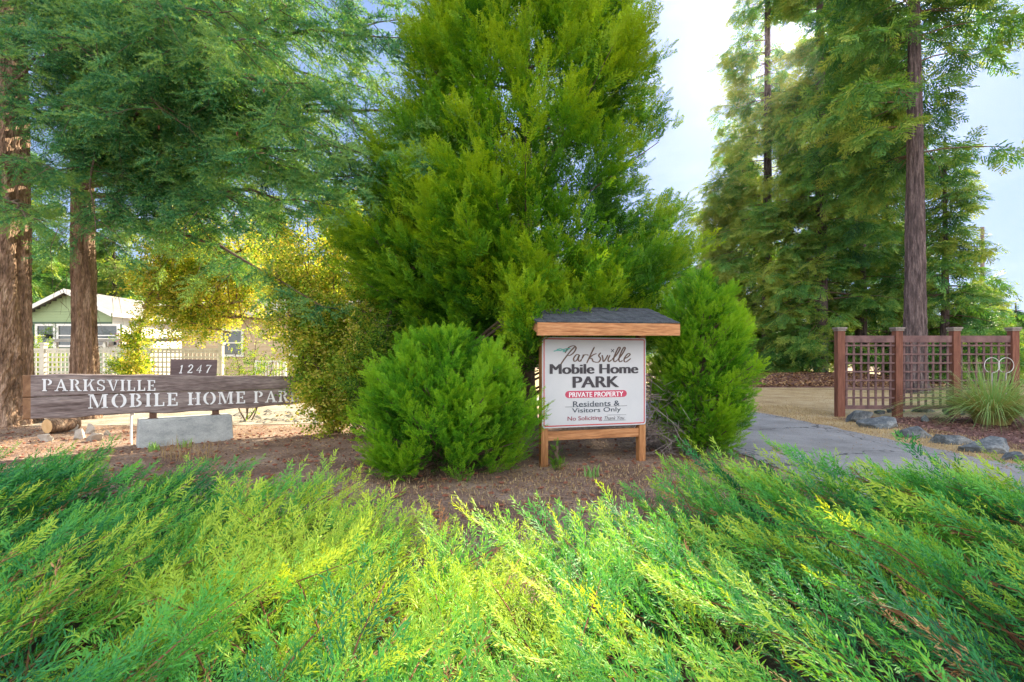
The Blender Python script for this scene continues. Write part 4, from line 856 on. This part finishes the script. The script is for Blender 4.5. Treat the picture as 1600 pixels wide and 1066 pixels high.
for a in [(1325, 1365, 641, 661, "dark upright rock at the foot of the first fence post"), (1353, 1422, 652, 671, "wedge shaped rock second in the row from the fence post"), (1411, 1470, 667, 686, "darkest low rock in the middle of the bed's edge"),
          (1463, 1523, 680, 695, "flat pale topped slab touching the largest rock"), (1512, 1588, 684, 710, "largest flat topped rock near the right edge"), (1573, 1622, 707, 722, "pale flat slab cut off by the right edge of the photo"),
          (1482, 1514, 633, 650, "angular blue rock by the ornamental grass"), (1389, 1417, 634, 646, "small rock under the second fence post"), (1431, 1466, 635, 645, "low rock under the middle lattice panel"),
          (1370, 1385, 641, 648, "little rock in the gap right of the dark upright rock"), (1440, 1454, 648, 660, "small flat stone alone on the mulch"), (1534, 1554, 643, 656, "stone half hidden under the ornamental grass")]:
    rock(a[0], a[1], a[2], a[3], M_rock, int(a[0]), a[4], GRK)
GS = "pale stones by the plank sign"
for a in [(56, 79, 678, 691, "flat pale stone nearest the junipers under the plank sign's left end"), (110, 130, 670, 687, "upright pale stone below the log"), (131, 157, 676, 690, "rounded pale stone right of the others under the plank sign"),
          (103, 119, 659, 675, "stone touching the cut log"), (129, 146, 662, 678, "brownish stone behind the rounded pale one"), (160, 172, 672, 680, "small stone nearest the white stake")]:
    rock(a[0], a[1], a[2], a[3], M_rockp, int(a[0])+7, a[4], GS, cat="stone")
r = np.random.default_rng(77); stones = MB()
for i in range(140):
    p = gp(r.uniform(370, 570), r.uniform(644, 662)); s_ = r.uniform(.03, .09); V = nrm(r.normal(size=(6, 3)))*0
    ico = np.array([[1, 0, 0], [-1, 0, 0], [0, 1, 0], [0, -1, 0], [0, 0, 1], [0, 0, -1.]])*s_*r.uniform(.6, 1.3, (6, 1))*np.array([1, 1, .6])
    stones.add(ico+p+Z_*s_*.2, [[0, 2, 4], [2, 1, 4], [1, 3, 4], [3, 0, 4], [2, 0, 5], [1, 2, 5], [3, 1, 5], [0, 3, 5]])
tag(stones.build("loose_stones", M_rockp), "strip of small pale stones beyond the right end of the plank sign", "stones", kind="stuff")
m = MB(); c = gp(90, 677)+Z_*.14; d = nrm([.25, .96, 0.]); tube(m, [c-d*.16, c-d*.1, c+d*.3], [.125, .13, .12], 16, cap=False); lg = empty("log", tuple(c)); tag(lg, "short cut log with an orange end lying under the plank sign", "log"); m.build("bark", M_bark, lg, True)
m = MB()
for e, s_ in ((c-d*.162, -1), (c+d*.302, 1)): tube(m, [e, e+d*.004*s_], [.122, .12], 16)
m.build("cut_face", M_woodend, lg)
# weeds by the block
for px, py, lab in [(290, 700, "bright weed in front of the concrete block"), (240, 705, "small weed at the left corner of the concrete block"), (925, 745, "tiny weed in front of the framed sign")]:
    m = MB(); b = gp(px, py); pts = np.repeat(b[None], 14, 0)+rng.normal(size=(14, 3))*np.array([.04, .04, 0]); blades(m, pts, .16, .03, px, .5, 4, np.full(14, .75)); tag(m.build("weed", M_grass, loc=tuple(b)), lab, "weed")
m = MB(); pts = np.array([gp(r.uniform(250, 340), r.uniform(700, 722)) for _ in range(160)]); blades(m, pts, .22, .007, 5, .7, 4, r.uniform(0, .35, 160)); tag(m.build("dry_tuft", M_dry), "dry straw tuft before the concrete block", "grass", kind="stuff")
# leaf mulch mound beneath the firs
xs = np.linspace(7.5, 24, 60); ys = np.linspace(22.5, 40, 40); gx, gy = np.meshgrid(xs, ys); hz = .55*np.clip(1-((gx-15)/8)**2, 0, 1)*np.clip((gy-22.5)/3, 0, 1)*np.clip((40-gy)/6, 0, 1)+.05*smoothnoise(np.stack([gx, gy], -1), 2, 1.2)*np.clip((gy-22.5)/3, 0, 1)-.02
V = np.stack([gx, gy, hz], -1).reshape(-1, 3); i, j = np.meshgrid(np.arange(59), np.arange(39)); a = (j*60+i).ravel(); mb = MB(); mb.add(V, np.stack([a, a+1, a+61, a+60], 1)); tag(mb.build("leaf_mound", M_mulch, smooth=True), kind="structure")
n = 12000; x = r.uniform(8, 23, n); y = 22.8+8*r.uniform(0, 1, n)**1.3; h = .55*np.clip(1-((x-15)/8)**2, 0, 1)*np.clip((y-22.5)/3, 0, 1)+.02
tag(scatter("fallen_leaves", M_litter, np.stack([x, y, h], 1), .12, 9, .5, .6), "fallen leaves and bark heaped under the tall firs", "litter")

# ------------------------------------------------------------------ houses on the left
def siding(mb, p0, p1, z0, z1, n_out, step=.115, mat=0, clip=None):
    """lapped boards between two ground points"""
    p0 = np.asarray(p0, float); p1 = np.asarray(p1, float); z = z0; n_out = np.asarray(n_out, float)
    while z < z1-.01:
        zz = min(z+step, z1); a, b = (p0, p1) if clip is None else clip(z, zz)
        if np.linalg.norm(b-a) > .05:
            V = [a+Z_*z+n_out*.022, b+Z_*z+n_out*.022, b+Z_*z-n_out*.03, a+Z_*z-n_out*.03, a+Z_*zz+n_out*.004, b+Z_*zz+n_out*.004, b+Z_*zz-n_out*.03, a+Z_*zz-n_out*.03]; hexa(mb, V, mat=mat)
        z = zz
hx0, hx1, hy0, hy1 = -20.7, -17.2, 22.0, 35.0; ze, zk = 3.30, 4.18; hxm = (hx0+hx1)/2
house = empty("green_house", (hxm, (hy0+hy1)/2, 0)); tag(house, "pale green mobile home with a gable end and window air conditioner", "house")
mb = MB(); box(mb, (hxm, (hy0+hy1)/2+.03, ze/2), X_, Y_, Z_, hx1-hx0-.08, hy1-hy0-.08, ze)
siding(mb, (hx0, hy0, 0), (hx1, hy0, 0), .3, ze, (0, -1, 0))
siding(mb, (hx0, hy0, 0), (hx1, hy0, 0), ze, zk-.02, (0, -1, 0), clip=lambda z, zz: (np.array([hxm-(hxm-hx0)*(1-(zz-ze)/(zk-ze)), hy0, 0]), np.array([hxm+(hx1-hxm)*(1-(zz-ze)/(zk-ze)), hy0, 0])))
mb.build("wall", M_sidg, house)
mb = MB(); siding(mb, (hx1, hy0+.03, 0), (hx1, hy1, 0), .3, ze, (1, 0, 0)); mb.build("side_wall", M_trim, house)
mb = MB(); rl_ = .25
for s_ in (-1, 1):
    ex = (hx0-.25) if s_ < 0 else (hx1+.25); sl = (zk-ze)/(hxm-hx0); zeo = ze-.25*sl+.06
    quadslab(mb, [(ex, hy0-.35, zeo), (hxm, hy0-.35, zk+.06), (hxm, hy1+.3, zk+.06), (ex, hy1+.3, zeo)], .05)
mb.build("roof", M_roof, house)
mb = MB()
for ex in (hx0-.25, hx1+.25): hexa(mb, [(ex, hy0-.37, zeo-.17), (hxm, hy0-.37, zk-.11), (hxm, hy0-.352, zk-.11), (ex, hy0-.352, zeo-.17), (ex, hy0-.37, zeo+.01), (hxm, hy0-.37, zk+.07), (hxm, hy0-.352, zk+.07), (ex, hy0-.352, zeo+.01)])
box(mb, (hx1+.27, (hy0+hy1)/2, zeo-.08), X_, Y_, Z_, .03, hy1-hy0+.6, .16)
mb.build("fascia", M_trim, house)
def window(parent, c, w, h, nrm_=(0, -1, 0), tname="window"):
    c = np.asarray(c, float); nn_ = np.asarray(nrm_, float); s_ = np.cross(Z_, nn_); mb = MB()
    for dx, dz, ww, hh in ((-w/2, 0, .09, h+.09), (w/2, 0, .09, h+.09), (0, h/2, w-.09, .09), (0, -h/2, w-.09, .09), (0, 0, w-.09, .05)): box(mb, c+s_*dx+Z_*dz+nn_*.05, s_, nn_, Z_, ww, .06, hh)
    f = mb.build(tname, M_trim, parent); mb = MB(); box(mb, c+nn_*.035, s_, nn_, Z_, w-.06, .01, h-.06); g = mb.build("pane", M_glass, parent); g.parent = f; g.matrix_parent_inverse = Matrix(); return f
zc = CH+22*.0275
zwin = 1.3-(530-560)/F*22*-1
def hz_(py): return CH-(py-HY)/F*22
for px0, px1 in ((59, 87), (92, 122), (151, 186)):
    x0 = (px0-800)/F*22; x1 = (px1-800)/F*22; window(house, ((x0+x1)/2, hy0, (hz_(508)+hz_(541))/2), x1-x0, hz_(508)-hz_(541))
mb = MB(); box(mb, (hxm, hy0-.03, hz_(504.5)), X_, Y_, Z_, hx1-hx0+.04, .05, .07); box(mb, (hxm, hy0-.03, hz_(544.5)), X_, Y_, Z_, hx1-hx0+.04, .06, .10)
for px in (52.5, 90, 148, 190): box(mb, ((px-800)/F*22, hy0-.028, hz_(524.5)), X_, Y_, Z_, .06, .045, hz_(507)-hz_(542))
mb.build("dark_trim", M_greend, house)
mb = MB(); cx = (168-800)/F*22; cz = hz_(535); box(mb, (cx, hy0-.2, cz), X_, Y_, Z_, .62, .3, .34); ac = mb.build("air_conditioner", M_trim, house, bevel=.01)
mb = MB()
for k in range(7): box(mb, (cx, hy0-.356, cz-.12+k*.04), X_, Y_, Z_, .44, .012, .02)
gr = mb.build("grille", M_dark, house); gr.parent = ac
# beige home further right
bh = empty("beige_house", (-9.6, 20, 0)); tag(bh, "beige home with lapped siding half hidden by yellow leaves", "house")
mb = MB(); box(mb, (-9.9, 22.6, 1.5), X_, Y_, Z_, 5.9, 5.1, 3.0); siding(mb, (-12.9, 20, 0), (-6.9, 20, 0), .15, 3.0, (0, -1, 0), .16); mb.build("wall", M_sidb, bh)
mb = MB(); quadslab(mb, [(-13.3, 19.5, 2.95), (-6.5, 19.5, 2.95), (-6.5, 22.6, 3.9), (-13.3, 22.6, 3.9)], .08); quadslab(mb, [(-13.3, 22.602, 3.9), (-6.5, 22.602, 3.9), (-6.5, 25.7, 2.95), (-13.3, 25.7, 2.95)], .08); mb.build("roof", M_roof, bh)
window(bh, (-10.9, 20, 1.9), .8, 1.0); window(bh, (-8.2, 20, 1.9), .9, 1.0)
# pale carport
cp = empty("carport", (-13.6, 19.5, 0)); tag(cp, "white roofed porch beside the green house", "porch")
mb = MB(); quadslab(mb, [(-16.9, 18.6, 2.0), (-13.3, 18.6, 2.0), (-13.3, 24, 2.25), (-16.9, 24, 2.25)], .1); mb.build("roof", M_roof, cp)
for x in (-16.7, -14.9, -13.45):
    mb = MB(); box(mb, (x, 18.75, .95), X_, Y_, Z_, .1, .1, 1.89); mb.build("post", M_trim, cp)
mb = MB()
for k in range(16):
    for s_ in (-1, 1):
        c = np.array([-14.15+((k*.09)-.68)*.9, 18.70+.012*s_, 1.45]); box(mb, c, nrm([s_*.7, 0, .7]), Y_, nrm([-s_*.7, 0, .7]), .75, .01, .03)
mb.build("diagonal_lattice", M_cream, cp)
# railing by the beige home
rlg = MB(); 
for k in range(8): box(rlg, (-8.75+k*.1, 17.8, .75), X_, Y_, Z_, .035, .035, .86)
box(rlg, (-8.4, 17.8, 1.2), X_, Y_, Z_, .9, .06, .05); box(rlg, (-8.4, 17.8, .3), X_, Y_, Z_, .9, .05, .05)
for x in (-8.9, -7.9): box(rlg, (x, 17.8, .62), X_, Y_, Z_, .10, .10, 1.24)
tag(rlg.build("porch_railing", M_trim), "short white railing above the right end of the plank sign", "railing")
# cream lattice fence
lf = empty("cream_lattice_fence", (-10.5, 14, 0)); tag(lf, "cream square lattice garden fence behind the plank sign", "fence")
segs = [(-15.5, -12.85), (-12.75, -9.95), (-9.85, -8.0)]
for x0, x1 in segs:
    mb = MB(); box(mb, ((x0+x1)/2, 14, 1.54), X_, Y_, Z_, x1-x0, .05, .07); box(mb, ((x0+x1)/2, 14, .12), X_, Y_, Z_, x1-x0, .05, .07)
    for z in np.arange(.25, 1.5, .135): box(mb, ((x0+x1)/2, 13.985, z), X_, Y_, Z_, x1-x0, .012, .045)
    for x in np.arange(x0+.06, x1, .115): box(mb, (x, 14.004, .83), X_, Y_, Z_, .042, .012, 1.35)
    mb.build("lattice_panel", M_cream, lf)
for x in (-12.8, -9.9, -7.95):
    mb = MB(); box(mb, (x, 14, .84), X_, Y_, Z_, .10, .12, 1.68); box(mb, (x, 14, 1.70), X_, Y_, Z_, .15, .15, .05); mb.build("post", M_cream, lf)
# hanging basket and flower pot
def basket(px, py, d, label, flower):
    c = P(px, py, d); root = empty("hanging_basket", tuple(c)); tag(root, label, "plant pot")
    m = MB(); tube(m, [c-Z_*.14, c-Z_*.1, c+Z_*.0], [.09, .13, .15], 12); m.build("pot", M_pot, root); m = MB(); tube(m, [c+Z_*.02, c+Z_*.45], [.004, .004], 4); m.build("hanger", M_steel, root)
    rr = np.random.default_rng(int(px)); O = c+rr.normal(size=(70, 3))*.13+Z_*.1; fw = rr.normal(size=(70, 3)); m = MB(); place(m, T_leaf, O, fw, fw_frames(fw, rr, .8), .2, .3); m.build("foliage", M_leafg, root)
    if flower: m = MB(); O = c+rr.normal(size=(40, 3))*.15+Z_*.12; place(m, T_leaf, O, rr.normal(size=(40, 3)), rr.normal(size=(40, 3)), .14, .5); m.build("flowers", M_flower, root)
basket(76, 523, 20.5, "dark hanging basket of trailing leaves before the green house window", False)
basket(200, 538, 17.5, "hanging basket with red flowers under the porch roof edge", True)
pt = gx_(213, 12.9); m = MB(); tube(m, [pt, pt+Z_*.5, pt+Z_*.56], [.2, .28, .3], 16); ptr = empty("flower_pot", tuple(pt)); tag(ptr, "terracotta pot at the foot of the small crooked tree", "plant pot"); m.build("pot", M_terr, ptr)
m = MB(); rr = np.random.default_rng(3); O = pt+rr.normal(size=(90, 3))*.16+Z_*.72; fw = rr.normal(size=(90, 3)); place(m, T_leaf, O, fw, fw_frames(fw, rr, .8), .22, .6); m.build("foliage", M_leafg, ptr)

# ------------------------------------------------------------------ utility pole
up_ = empty("utility_pole", tuple(gx_(1535, 42))); tag(up_, "wooden utility pole rising above the low fir at the right", "pole"); b = gx_(1535, 42)
m = MB(); tube(m, [b, b+Z_*12.05], [.17, .13], 12); m.build("pole", M_pole, up_)
m = MB(); c = b+Z_*9.6-X_*.42; tube(m, [c, c+Z_*.75], [.2, .2], 14); m.build("transformer", M_conc, up_)
m = MB(); tube(m, [b+Z_*8.6-X_*1.2, b+Z_*8.3], [.05, .05], 8); box(m, b+Z_*8.6-X_*1.3, X_, Y_, Z_, .45, .15, .1); m.build("lamp_arm", M_conc, up_)


# ------------------------------------------------------------------ haze, added for the glow and shafts around the sun
mb = MB(); box(mb, (0, 150, 19.7), X_, Y_, Z_, 1260, 1560, 42); hz = mb.build("haze", bpy.data.materials.new("haze_air")); tag(hz, "thin haze added to the air for the glow around the sun", kind="stuff")
hm = hz.data.materials[0]; hm.use_nodes = True; hn = hm.node_tree.nodes; hn.remove(hn["Principled BSDF"]); pv = hn.new("ShaderNodeVolumePrincipled")
pv.inputs['Density'].default_value = .00019; pv.inputs['Anisotropy'].default_value = .87; pv.inputs['Color'].default_value = (.95, .96, 1, 1)
hm.node_tree.links.new(pv.outputs[0], hn["Material Output"].inputs['Volume'])
